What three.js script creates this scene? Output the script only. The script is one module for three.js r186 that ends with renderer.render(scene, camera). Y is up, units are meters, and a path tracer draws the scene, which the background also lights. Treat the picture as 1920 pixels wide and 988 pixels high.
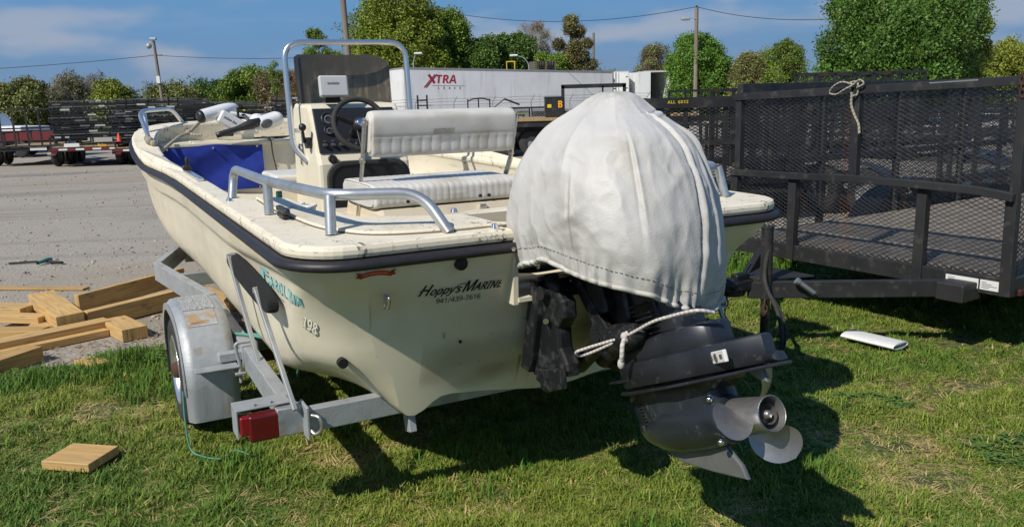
import * as THREE from 'three';
import { mergeGeometries, mergeVertices, toCreasedNormals } from 'three/addons/utils/BufferGeometryUtils.js';
import { RoundedBoxGeometry } from 'three/addons/geometries/RoundedBoxGeometry.js';
import { ImprovedNoise } from 'three/addons/math/ImprovedNoise.js';

// ------------------------------------------------------------------ camera, sky, sun, exposure
const scene = new THREE.Scene();
const camera = new THREE.PerspectiveCamera(2 * Math.atan(494 / 1530) * 180 / Math.PI, 1024 / 526, 0.05, 2000);
camera.position.set(0, 1.597, 0);
camera.rotation.set(-11.16 * Math.PI / 180, 0, -1.623 * Math.PI / 180, 'YXZ');

const renderer = new THREE.WebGLRenderer({ antialias: true });
renderer.toneMapping = THREE.LinearToneMapping;
renderer.toneMappingExposure = 1.0;
renderer.shadowMap.enabled = true;

const SUN = new THREE.Vector3(-0.70, 1.02, 0.80).normalize();
const sun = new THREE.DirectionalLight(new THREE.Color(1.0, 0.94, 0.85), 4.8);
sun.position.copy(SUN).multiplyScalar(60);
sun.castShadow = true;
Object.assign(sun.shadow.camera, { left: -40, right: 40, top: 40, bottom: -40, near: 1, far: 160 });
sun.shadow.mapSize.set(4096, 4096);
scene.add(sun, sun.target);

// ------------------------------------------------------------------ small tools
function rng(seed) { let a = seed >>> 0; return () => { a = (a + 0x6D2B79F5) >>> 0; let t = a; t = Math.imul(t ^ (t >>> 15), t | 1); t ^= t + Math.imul(t ^ (t >>> 7), t | 61); return ((t ^ (t >>> 14)) >>> 0) / 4294967296; }; }
const IN = new ImprovedNoise();
const noise3 = (x, y, z = 0) => IN.noise(x, y, z);
const fbm = (x, y, z = 0, o = 4) => { let s = 0, a = 0.5; for (let i = 0; i < o; i++) { s += a * IN.noise(x, y, z); x *= 2.03; y *= 2.03; z *= 2.03; a *= 0.5; } return s; };
const clamp = (x, a = 0, b = 1) => Math.min(b, Math.max(a, x));
const lerp = (a, b, t) => a + (b - a) * t;
const sstep = (a, b, x) => { const t = clamp((x - a) / (b - a)); return t * t * (3 - 2 * t); };
const V = (x, y, z) => new THREE.Vector3(x, y, z);
const PI = Math.PI;
// tileable noise on the unit square: period p lattice cells
function tileNoise(p, seed) {
  const r = rng(seed), g = new Float32Array(p * p); for (let i = 0; i < p * p; i++) g[i] = r();
  return (u, v) => { u = (u - Math.floor(u)) * p; v = (v - Math.floor(v)) * p; const i = Math.floor(u), j = Math.floor(v), fu = u - i, fv = v - j, a = fu * fu * (3 - 2 * fu), b = fv * fv * (3 - 2 * fv);
    const at = (x, y) => g[(y % p) * p + (x % p)]; return lerp(lerp(at(i, j), at(i + 1, j), a), lerp(at(i, j + 1), at(i + 1, j + 1), a), b); };
}
function tileFbm(p, seed, o = 4) { const n = []; for (let i = 0; i < o; i++) n.push(tileNoise(p << i, seed + i * 17)); return (u, v) => { let s = 0, a = 0.5, t = 0; for (const f of n) { s += a * f(u, v); t += a; a *= 0.5; } return s / t; }; }
const toS = (x) => 255 * (x <= 0.0031308 ? 12.92 * x : 1.055 * Math.pow(x, 1 / 2.4) - 0.055);
function colorTex(w, h, fn, repeat = true) {           // fn(u, v) -> linear [r, g, b]
  const d = new Uint8Array(w * h * 4);
  for (let j = 0; j < h; j++) for (let i = 0; i < w; i++) { const c = fn((i + 0.5) / w, (j + 0.5) / h), k = (j * w + i) * 4; for (let q = 0; q < 3; q++) d[k + q] = clamp(toS(clamp(c[q])), 0, 255); d[k + 3] = 255; }
  const t = new THREE.DataTexture(d, w, h); t.colorSpace = THREE.SRGBColorSpace; return texSet(t, repeat);
}
function valueTex(w, h, fn, repeat = true) {           // fn(u, v) -> 0..1
  const d = new Uint8Array(w * h * 4);
  for (let j = 0; j < h; j++) for (let i = 0; i < w; i++) { const c = clamp(fn((i + 0.5) / w, (j + 0.5) / h)) * 255, k = (j * w + i) * 4; d[k] = d[k + 1] = d[k + 2] = c; d[k + 3] = 255; }
  return texSet(new THREE.DataTexture(d, w, h), repeat);
}
function texSet(t, repeat) { t.magFilter = THREE.LinearFilter; t.minFilter = THREE.LinearMipmapLinearFilter; t.generateMipmaps = true; if (repeat) t.wrapS = t.wrapT = THREE.RepeatWrapping; t.needsUpdate = true; return t; }
function rep(t, sx, sy = sx) { const c = t.clone(); c.repeat.set(sx, sy); c.needsUpdate = true; return c; }
const lin = (r, g, b) => new THREE.Color().setRGB(r, g, b);
const mixc = (a, b, t) => [lerp(a[0], b[0], t), lerp(a[1], b[1], t), lerp(a[2], b[2], t)];

// ------------------------------------------------------------------ sky: a clear spring sky with thin streaks and a few low clouds
{
  const W = 2048, H = 1024, d = new Float32Array(W * H * 4);
  for (let j = 0; j < H; j++) {
    const el = ((j + 0.5) / H - 0.5) * PI, y = Math.sin(el), ce = Math.cos(el);
    for (let i = 0; i < W; i++) {
      const az = ((i + 0.5) / W - 0.5) * 2 * PI, x = ce * Math.cos(az), z = ce * Math.sin(az);
      let c;
      if (y < 0) c = [0.20, 0.22, 0.22];
      else {
        const t = Math.pow(clamp(y), 0.5);
        c = mixc([0.195, 0.28, 0.405], [0.135, 0.30, 0.535], sstep(0.08, 0.36, t));
        c = mixc(c, [0.045, 0.125, 0.33], sstep(0.36, 1.0, t));
        const s = clamp(x * SUN.x + y * SUN.y + z * SUN.z); const glow = 0.05 * Math.pow(s, 8) + 0.3 * Math.pow(s, 80);
        c = [c[0] + glow, c[1] + glow * 0.97, c[2] + glow * 0.9];
        // thin high streaks
        const k = 1 / (y + 0.10), px = x * k, pz = z * k;
        const st = fbm(px * 0.7 + 3.1, pz * 2.2 + 1.7, 2.5, 5) + 0.25 * fbm(px * 3, pz * 7, 8, 4);
        const cir = sstep(-0.02, 0.45, st) * 0.13 * sstep(0.0, 0.10, y);
        c = mixc(c, [0.36, 0.42, 0.54], cir);
        // low cumulus near the horizon
        const cu = fbm(az * 5.0 + 4.3, y * 22, 5.5, 5) + 0.08;
        const band = sstep(0.015, 0.06, y) * (1 - sstep(0.09, 0.16, y));
        c = mixc(c, [0.50, 0.49, 0.52], sstep(0.05, 0.35, cu) * band * 0.5);
      }
      const q = (j * W + i) * 4; d[q] = c[0]; d[q + 1] = c[1]; d[q + 2] = c[2]; d[q + 3] = 1;
    }
  }
  const t = new THREE.DataTexture(d, W, H, THREE.RGBAFormat, THREE.FloatType);
  t.mapping = THREE.EquirectangularReflectionMapping; t.magFilter = THREE.LinearFilter; t.colorSpace = THREE.LinearSRGBColorSpace; t.needsUpdate = true;
  scene.background = t; scene.environment = t;
}

// ------------------------------------------------------------------ naming and grouping
const taken = {};
function numbered(n) { const k = taken[n] = (taken[n] ?? -1) + 1; return k ? `${n}_${String(k).padStart(3, '0')}` : n; }
function tag(o, label, category, group, kind) { if (label) o.userData.label = label; if (category) o.userData.category = category; if (group) o.userData.group = group; if (kind) o.userData.kind = kind; return o; }
function thing(name, label, category, pos = [0, 0, 0], turn = 0, group) {
  const o = new THREE.Group(); o.name = numbered(name); o.position.set(...pos); o.rotation.y = turn; scene.add(o); return tag(o, label, category, group);
}
function part(name, geos, m, parent, label) {
  const g = Array.isArray(geos) ? merge(geos) : geos, o = new THREE.Mesh(g, m); o.name = name; o.castShadow = o.receiveShadow = true; if (label) o.userData.label = label; parent.add(o); return o;
}
function one(name, geos, m, label, category, group) { const o = part(numbered(name), geos, m, scene); return tag(o, label, category, group); }
function struct(name, geos, m) { const o = part(name, geos, m, scene); o.userData.kind = 'structure'; return o; }
function sub(name, parent) { const o = new THREE.Group(); o.name = name; parent.add(o); return o; }
function copyOf(o, pos, turn, label) { const c = o.clone(); c.name = numbered(o.name.replace(/_\d{3}$/, '')); c.userData = { ...o.userData }; c.position.set(...pos); if (turn !== undefined) c.rotation.y = turn; if (label) c.userData.label = label; scene.add(c); return c; }

// ------------------------------------------------------------------ geometry tools (all non-indexed: position, normal, uv in metres)
function flat(g) { const h = g.index ? g.toNonIndexed() : g; for (const k of Object.keys(h.attributes)) if (!['position', 'normal', 'uv'].includes(k)) h.deleteAttribute(k); if (!h.attributes.normal) h.computeVertexNormals(); if (!h.attributes.uv) h.setAttribute('uv', new THREE.Float32BufferAttribute(new Float32Array(h.attributes.position.count * 2), 2)); h.clearGroups(); return h; }
function merge(list) { return list.length === 1 ? flat(list[0]) : mergeGeometries(list.map(flat)); }
function boxUV(g, ox = 0, oy = 0) {
  g = flat(g); const p = g.attributes.position, uv = g.attributes.uv, a = V(), b = V(), c = V(), n = V();
  for (let i = 0; i < p.count; i += 3) {
    a.fromBufferAttribute(p, i); b.fromBufferAttribute(p, i + 1); c.fromBufferAttribute(p, i + 2); n.crossVectors(b.clone().sub(a), c.clone().sub(a));
    const X = Math.abs(n.x), Y = Math.abs(n.y), Z = Math.abs(n.z);
    [a, b, c].forEach((q, k) => { if (X >= Y && X >= Z) uv.setXY(i + k, q.z + ox, q.y + oy); else if (Y >= Z) uv.setXY(i + k, q.x + ox, q.z + oy); else uv.setXY(i + k, q.x + ox, q.y + oy); });
  }
  return g;
}
let uvSeed = rng(991);
function bx(w, h, d, x = 0, y = 0, z = 0) { return boxUV(new THREE.BoxGeometry(w, h, d), uvSeed() * 7, uvSeed() * 7).translate(x, y, z); }
function rbx(w, h, d, x = 0, y = 0, z = 0, r = 0.01, s = 2) { return boxUV(new RoundedBoxGeometry(w, h, d, s, Math.min(r, w / 2.01, h / 2.01, d / 2.01)), uvSeed() * 7, uvSeed() * 7).translate(x, y, z); }
// beam from p to q, its section w across and h up
function bar(p, q, w, h, r = 0.004) {
  const a = V(...p), b = V(...q), d = b.clone().sub(a), L = d.length(); d.normalize();
  let up = Math.abs(d.y) > 0.98 ? V(0, 0, 1) : V(0, 1, 0); const x = V().crossVectors(up, d).normalize(); up = V().crossVectors(d, x);
  const g = r ? rbx(w, h, L, 0, 0, 0, r, 1) : bx(w, h, L);
  return g.applyMatrix4(new THREE.Matrix4().makeBasis(x, up, d).setPosition(a.add(b).multiplyScalar(0.5)));
}
function roundedPath(pts, r) {
  const P = pts.map((p) => V(...p)), path = new THREE.CurvePath(); let at = P[0];
  for (let i = 1; i < P.length - 1; i++) {
    const a = P[i - 1].clone().sub(P[i]), b = P[i + 1].clone().sub(P[i]), k = Math.min(r, a.length() * 0.49, b.length() * 0.49);
    const s = P[i].clone().add(a.setLength(k)), e = P[i].clone().add(b.setLength(k));
    path.add(new THREE.LineCurve3(at, s)); path.add(new THREE.QuadraticBezierCurve3(s, P[i], e)); at = e;
  }
  path.add(new THREE.LineCurve3(at, P[P.length - 1])); return path;
}
function tubeOn(path, r, n = 48, m = 10) {
  const g = new THREE.TubeGeometry(path, n, r, m, false), L = path.getLength(), uv = g.attributes.uv;
  for (let i = 0; i < uv.count; i++) uv.setXY(i, uv.getX(i) * L, uv.getY(i) * r * 6.28); return flat(g);
}
function pipe(pts, r, bend = 0.08, n, m = 10) { return merge([tubeOn(roundedPath(pts, bend), r, n ?? Math.max(12, pts.length * 14), m), cap(pts[0], pts[1], r, m), cap(pts[pts.length - 1], pts[pts.length - 2], r, m)]); }
function cap(p, q, r, m) { const g = new THREE.CircleGeometry(r, m), d = V(...p).sub(V(...q)).normalize(); g.applyQuaternion(new THREE.Quaternion().setFromUnitVectors(V(0, 0, 1), d)); return flat(g.translate(...p)); }
function spline(pts, r, n = 60, m = 8, closed = false) { return tubeOn(new THREE.CatmullRomCurve3(pts.map((p) => V(...p)), closed), r, n, m); }
function cyl(p, q, r0, r1 = r0, m = 20) {
  const a = V(...p), b = V(...q), d = b.clone().sub(a), L = d.length(), g = new THREE.CylinderGeometry(r1, r0, L, m);
  return flat(g.applyQuaternion(new THREE.Quaternion().setFromUnitVectors(V(0, 1, 0), d.normalize())).translate(...a.add(b).multiplyScalar(0.5).toArray()));
}
function lathe(prof, m = 28) { return flat(new THREE.LatheGeometry(prof.map(([r, y]) => new THREE.Vector2(r, y)), m)); }
function ball(r, x, y, z, sx = 1, sy = 1, sz = 1, m = 14) { return flat(new THREE.SphereGeometry(r, m, m - 4).scale(sx, sy, sz).translate(x, y, z)); }
// extrude a polygon of [a, b]: plane 'zy' extrudes along x, 'xz' along y, 'xy' along z; centred on mid
function ext(pts, depth, plane, mid = 0, bevel = 0.004, holes = []) {
  const s = new THREE.Shape(pts.map(([a, b]) => new THREE.Vector2(a, b))); for (const h of holes) s.holes.push(new THREE.Path(h.map(([a, b]) => new THREE.Vector2(a, b))));
  let g = new THREE.ExtrudeGeometry(s, { depth: depth - 2 * bevel, bevelEnabled: bevel > 0, bevelThickness: bevel, bevelSize: bevel, bevelOffset: -bevel, bevelSegments: 2, curveSegments: 10 });
  g.translate(0, 0, -(depth - 2 * bevel) / 2);
  const M = new THREE.Matrix4();
  if (plane === 'zy') M.set(0, 0, -1, mid, 0, 1, 0, 0, 1, 0, 0, 0, 0, 0, 0, 1);
  else if (plane === 'xz') M.set(1, 0, 0, 0, 0, 0, -1, mid, 0, 1, 0, 0, 0, 0, 0, 1);
  else M.makeTranslation(0, 0, mid);
  return boxUV(g.applyMatrix4(M));
}
function grid(nu, nv, fn, closeU = false) {            // fn(u, v) -> [x, y, z, (s, t)]
  const p = [], uv = [], ix = [];
  for (let j = 0; j <= nv; j++) for (let i = 0; i <= nu; i++) { const q = fn(i / nu, j / nv); p.push(q[0], q[1], q[2]); uv.push(q[3] ?? i / nu, q[4] ?? j / nv); }
  for (let j = 0; j < nv; j++) for (let i = 0; i < nu; i++) { const a = j * (nu + 1) + i, b = a + 1, c = a + nu + 1, d = c + 1; ix.push(a, b, d, a, d, c); }
  const g = new THREE.BufferGeometry(); g.setAttribute('position', new THREE.Float32BufferAttribute(p, 3)); g.setAttribute('uv', new THREE.Float32BufferAttribute(uv, 2)); g.setIndex(ix); g.computeVertexNormals();
  if (closeU) { const n = g.attributes.normal; for (let j = 0; j <= nv; j++) { const a = j * (nu + 1), b = a + nu; const s = V().fromBufferAttribute(n, a).add(V().fromBufferAttribute(n, b)).normalize(); n.setXYZ(a, ...s.toArray()); n.setXYZ(b, ...s.toArray()); } }
  return g;
}

// ------------------------------------------------------------------ materials
const std = (o) => new THREE.MeshStandardMaterial({ side: THREE.DoubleSide, ...o });
const phy = (o) => new THREE.MeshPhysicalMaterial({ side: THREE.DoubleSide, ...o });
const fA = tileFbm(4, 11, 6), fB = tileFbm(8, 23, 5), fC = tileFbm(24, 37, 4), fD = tileFbm(3, 51, 5), fE = tileFbm(64, 77, 2);
const M = {};
{
  // cream gelcoat, faintly dirty; the deck version is crazed with dark cracks
  const gelT = colorTex(512, 512, (u, v) => { const n = fA(u, v), m = fC(u, v); let c = mixc([0.73, 0.668, 0.515], [0.64, 0.575, 0.43], sstep(0.48, 0.75, n)); return mixc(c, [0.42, 0.37, 0.26], sstep(0.62, 0.8, m) * 0.10); });
  const gelR = valueTex(256, 256, (u, v) => 0.25 + 0.3 * fB(u, v));
  M.gel = phy({ map: rep(gelT, 0.6), roughnessMap: rep(gelR, 1), roughness: 1, clearcoat: 0.25, clearcoatRoughness: 0.25 });
  const crackT = colorTex(1024, 1024, (u, v) => {
    const n = fA(u, v); let c = mixc([0.755, 0.69, 0.54], [0.65, 0.58, 0.44], sstep(0.5, 0.8, n));
    const w1 = fB(u, v) - 0.5, w2 = fB(u + 0.37, v + 0.61) - 0.5;
    const a = Math.abs(fB(u + w1 * 0.12 + 0.21, v + w2 * 0.12) - 0.5), b = Math.abs(fC(u + w2 * 0.05, v + 0.43 + w1 * 0.05) - 0.5);
    const where = 0.25 + 0.75 * sstep(0.34, 0.5, fD(u + 0.2, v + 0.7));
    const k = Math.max((1 - sstep(0.003, 0.015, a)) * sstep(0.40, 0.55, fC(u + 0.5, v)), (1 - sstep(0.0, 0.03, b)) * sstep(0.55, 0.68, fB(v, u)) * 0.9) * where;
    c = mixc(c, [0.05, 0.04, 0.03], k);
    return mixc(c, [0.30, 0.26, 0.18], sstep(0.66, 0.8, fC(u, v + 0.3)) * 0.3);
  });
  M.crazed = std({ map: rep(crackT, 1.1), roughness: 0.55 });
  M.liner = std({ map: rep(gelT, 0.8), roughness: 0.5, color: lin(0.98, 0.98, 0.98) });
  M.hullIn = std({ map: rep(gelT, 0.5), roughness: 0.6, color: lin(0.8, 0.8, 0.8) });
  // galvanised steel: mottled grey spangle
  const galT = colorTex(512, 512, (u, v) => { const n = fC(u, v), m = fB(u, v), r = fA(u + 0.3, v); let c = mixc([0.30, 0.32, 0.33], [0.44, 0.46, 0.47], n * 0.6 + m * 0.4); c = mixc(c, [0.22, 0.235, 0.24], sstep(0.55, 0.75, r) * 0.6); return mixc(c, [0.28, 0.17, 0.08], sstep(0.68, 0.78, fB(u + 0.6, v + 0.2)) * 0.35); });
  const galR = valueTex(256, 256, (u, v) => 0.42 + 0.25 * fC(u, v));
  M.galv = std({ map: rep(galT, 1.6), roughnessMap: rep(galR, 2), roughness: 1, metalness: 0.35, bumpMap: rep(valueTex(256, 256, (u, v) => fC(u, v)), 5), bumpScale: 0.0006 });
  M.galvRust = std({ map: rep(colorTex(512, 512, (u, v) => { const n = fC(u, v), m = fB(u, v); let c = mixc([0.30, 0.32, 0.33], [0.44, 0.46, 0.46], n); c = mixc(c, [0.40, 0.25, 0.10], sstep(0.42, 0.66, m) * 0.8); return mixc(c, [0.22, 0.10, 0.04], sstep(0.6, 0.75, fA(u, v + 0.4)) * 0.7); }), 3), roughness: 0.7, metalness: 0.2 });
  M.galvRough = std({ map: rep(colorTex(256, 256, (u, v) => { const n = fE(u, v); return mixc([0.16, 0.165, 0.17], [0.50, 0.51, 0.51], sstep(0.2, 0.8, n)); }), 4), roughness: 0.9, metalness: 0.1, bumpMap: rep(valueTex(256, 256, (u, v) => fE(u, v)), 4), bumpScale: 0.004 });
  M.tube = std({ map: rep(galT, 1), color: lin(1.25, 1.25, 1.25), roughness: 0.38, metalness: 0.7 });
  M.alu = std({ color: lin(0.72, 0.73, 0.74), roughness: 0.28, metalness: 0.9 });
  M.chrome = std({ color: lin(0.78, 0.78, 0.78), roughness: 0.18, metalness: 1 });
  M.steel = std({ map: rep(colorTex(256, 256, (u, v) => mixc([0.42, 0.40, 0.36], [0.60, 0.57, 0.52], fB(u, v * 3))), 3), roughness: 0.33, metalness: 0.85 });
  M.rubrail = std({ map: rep(colorTex(256, 256, (u, v) => mixc([0.013, 0.012, 0.015], [0.024, 0.022, 0.025], fC(u, v))), 2), roughness: 0.5 });
  const blackT = colorTex(512, 512, (u, v) => { const n = fB(u, v), m = fC(u, v); let c = mixc([0.012, 0.013, 0.015], [0.035, 0.034, 0.033], n); c = mixc(c, [0.10, 0.09, 0.075], sstep(0.6, 0.8, m) * 0.35); return mixc(c, [0.07, 0.028, 0.012], sstep(0.70, 0.80, fA(u, v + 0.2)) * 0.7); });
  M.black = std({ map: rep(blackT, 0.9), roughness: 0.5, bumpMap: rep(valueTex(256, 256, (u, v) => fC(u, v)), 4), bumpScale: 0.0005 });
  M.blackFar = std({ map: rep(blackT, 0.4), roughness: 0.35 });
  M.rust = std({ map: rep(colorTex(256, 256, (u, v) => mixc([0.03, 0.017, 0.012], [0.12, 0.046, 0.02], fC(u, v))), 5), roughness: 0.9 });
  M.rubber = std({ map: rep(colorTex(256, 256, (u, v) => mixc([0.018, 0.018, 0.018], [0.05, 0.047, 0.043], fC(u, v))), 4), roughness: 0.85 });
  M.carpet = std({ color: lin(0.012, 0.012, 0.013), roughness: 1, bumpMap: rep(valueTex(256, 256, (u, v) => fE(u, v)), 8), bumpScale: 0.003 });
  M.plastic = std({ color: lin(0.02, 0.02, 0.022), roughness: 0.4 });
  M.dark = std({ color: lin(0.008, 0.008, 0.009), roughness: 0.6 });
  M.white = phy({ color: lin(0.72, 0.72, 0.70), roughness: 0.35, clearcoat: 0.3 });
  M.vinyl = std({ map: rep(colorTex(512, 512, (u, v) => mixc([0.62, 0.60, 0.55], [0.42, 0.38, 0.31], sstep(0.45, 0.8, fA(u, v)) * 0.65)), 1.3), roughness: 0.5, bumpMap: rep(valueTex(256, 256, (u, v) => fE(u, v)), 6), bumpScale: 0.0006 });
  M.seatBase = std({ map: rep(gelT, 1), color: lin(0.86, 0.82, 0.78), roughness: 0.5 });
  // engine paint: dark blue-grey, scuffed
  M.engine = phy({ map: rep(colorTex(512, 512, (u, v) => mixc(mixc([0.013, 0.015, 0.020], [0.028, 0.032, 0.040], sstep(0.3, 0.8, fA(u, v))), [0.10, 0.10, 0.10], sstep(0.70, 0.80, fC(u, v)) * 0.35)), 2), roughness: 0.38, metalness: 0.3, clearcoat: 0.35, clearcoatRoughness: 0.35 });
  M.gearcase = phy({ map: rep(colorTex(512, 512, (u, v) => { const n = fA(u, v), m = fB(u, v); let c = mixc([0.010, 0.014, 0.020], [0.024, 0.030, 0.038], sstep(0.3, 0.75, n)); return mixc(c, [0.17, 0.18, 0.185], sstep(0.58, 0.72, m * 0.7 + fC(u, v) * 0.3) * 0.35); }), 1.6), roughness: 0.34, metalness: 0.15, clearcoat: 0.4, clearcoatRoughness: 0.25 });
  M.skeg = std({ map: rep(colorTex(256, 256, (u, v) => mixc([0.10, 0.105, 0.11], [0.26, 0.265, 0.26], fA(u, v))), 3), roughness: 0.45, metalness: 0.5 });
  M.bracket = std({ map: rep(colorTex(256, 256, (u, v) => mixc([0.010, 0.011, 0.013], [0.05, 0.05, 0.05], sstep(0.5, 0.8, fB(u, v)))), 4), roughness: 0.5, metalness: 0.2 });
  M.prop = std({ map: rep(colorTex(256, 256, (u, v) => mixc([0.27, 0.265, 0.26], [0.42, 0.41, 0.40], fB(u, v))), 3), roughness: 0.4, metalness: 0.8 });
  // yellow pine with grain along v
  const pine = (seed) => { const kr = rng(seed), knots = Array.from({ length: 7 }, () => [kr(), kr(), 0.012 + 0.02 * kr()]); const a = tileFbm(3, seed, 4), b = tileFbm(6, seed + 5, 4); return colorTex(256, 512, (u, v) => { const w = a(u, v * 0.25) * 1.4, g = Math.sin((u * 9 + w * 7 + 0.35 * b(u, v)) * 6.28) * 0.5 + 0.5; let c = mixc([0.60, 0.40, 0.155], [0.44, 0.25, 0.075], g * 0.65); c = mixc(c, [0.32, 0.20, 0.09], sstep(0.62, 0.8, b(u * 2, v)) * 0.45); for (const [ku, kv, kr] of knots) { const d = Math.hypot((u - ku) * 1.0, (v - kv) * 2.2) / kr; c = mixc(c, [0.20, 0.095, 0.03], Math.exp(-d * d) * 0.9 + 0.35 * Math.exp(-Math.pow((d - 1.7) / 0.5, 2))); } return mixc(c, [0.30, 0.24, 0.16], sstep(0.55, 0.8, b(u + 0.3, v * 0.5 + 0.4)) * 0.45); }); };
  M.pine = [1, 2, 3].map((k) => std({ map: rep(pine(100 + k * 31), 3.2, 0.7), color: lin(0.95, 0.95, 0.98), roughness: 0.75 }));
  M.pineTint = M.pine.map((m, k) => { const c = m.clone(); c.color = lin(0.86 - 0.1 * k, 0.84 - 0.1 * k, 0.82 - 0.1 * k); return c; });
  M.deckWood = std({ map: rep(colorTex(256, 256, (u, v) => { const n = fB(u * 1, v); let c = mixc([0.12, 0.105, 0.085], [0.235, 0.205, 0.165], n); return mixc(c, [0.07, 0.065, 0.06], sstep(0.6, 0.8, fC(u, v)) * 0.5); }), 1.5), roughness: 0.85 });
  M.deckTan = std({ map: rep(pine(400), 1, 0.5), color: lin(0.62, 0.66, 0.85), roughness: 0.8 });
  M.blue = std({ map: rep(colorTex(256, 256, (u, v) => mixc([0.005, 0.02, 0.22], [0.012, 0.04, 0.33], fB(u, v))), 2), roughness: 0.75 });
  M.red = phy({ color: lin(0.22, 0.008, 0.014), roughness: 0.25, clearcoat: 0.6 });
  M.redDark = phy({ color: lin(0.11, 0.005, 0.008), roughness: 0.22, clearcoat: 0.6 });
  M.rope = std({ map: rep(colorTex(128, 128, (u, v) => { const t = (u * 10 + v * 2) % 1; return mixc([0.42, 0.38, 0.30], [0.20, 0.175, 0.13], Math.abs(t - 0.5) * 2); }), 4, 8), roughness: 0.95 });
  M.ropeWhite = std({ map: rep(colorTex(128, 128, (u, v) => { const t = (u * 10 + v * 2) % 1; return mixc([0.62, 0.58, 0.54], [0.35, 0.31, 0.29], Math.abs(t - 0.5) * 2); }), 6, 8), roughness: 0.95 });
  M.teal = std({ color: lin(0.07, 0.26, 0.20), roughness: 0.6 });
  M.truckWhite = std({ map: rep(colorTex(512, 512, (u, v) => mixc(mixc([0.80, 0.80, 0.80], [0.72, 0.72, 0.72], sstep(0.4, 0.8, fA(u, v))), [0.42, 0.40, 0.36], sstep(0.60, 0.78, fC(u, v * 0.12)) * 0.25)), 0.15), roughness: 0.45 });
  M.yellow = std({ color: lin(0.75, 0.48, 0.02), roughness: 0.5 });
  M.paper = std({ color: lin(0.66, 0.66, 0.63), roughness: 0.6 });
  M.bark = std({ map: rep(colorTex(256, 256, (u, v) => mixc([0.06, 0.05, 0.042], [0.16, 0.135, 0.11], fC(u, v * 0.3))), 0.6), roughness: 1 });
  M.pole = std({ map: rep(colorTex(256, 256, (u, v) => mixc([0.15, 0.12, 0.095], [0.28, 0.24, 0.19], fC(u, v * 0.3))), 0.6), roughness: 1 });
  M.wire = std({ color: lin(0.03, 0.03, 0.032), roughness: 0.7 });
  M.gps = phy({ color: lin(0.48, 0.48, 0.47), roughness: 0.4 });
  M.foam = std({ map: rep(colorTex(256, 256, (u, v) => mixc([0.62, 0.63, 0.62], [0.74, 0.75, 0.74], fC(u, v))), 4), roughness: 0.45 });
}
// flat print on a clear film: lettering drawn on a canvas
function print(w, h, draw) { const c = document.createElement('canvas'); c.width = w; c.height = h; const x = c.getContext('2d'); x.clearRect(0, 0, w, h); draw(x, w, h); const t = new THREE.CanvasTexture(c); t.colorSpace = THREE.SRGBColorSpace; return std({ map: t, transparent: true, alphaTest: 0.35, roughness: 0.5 }); }

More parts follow.
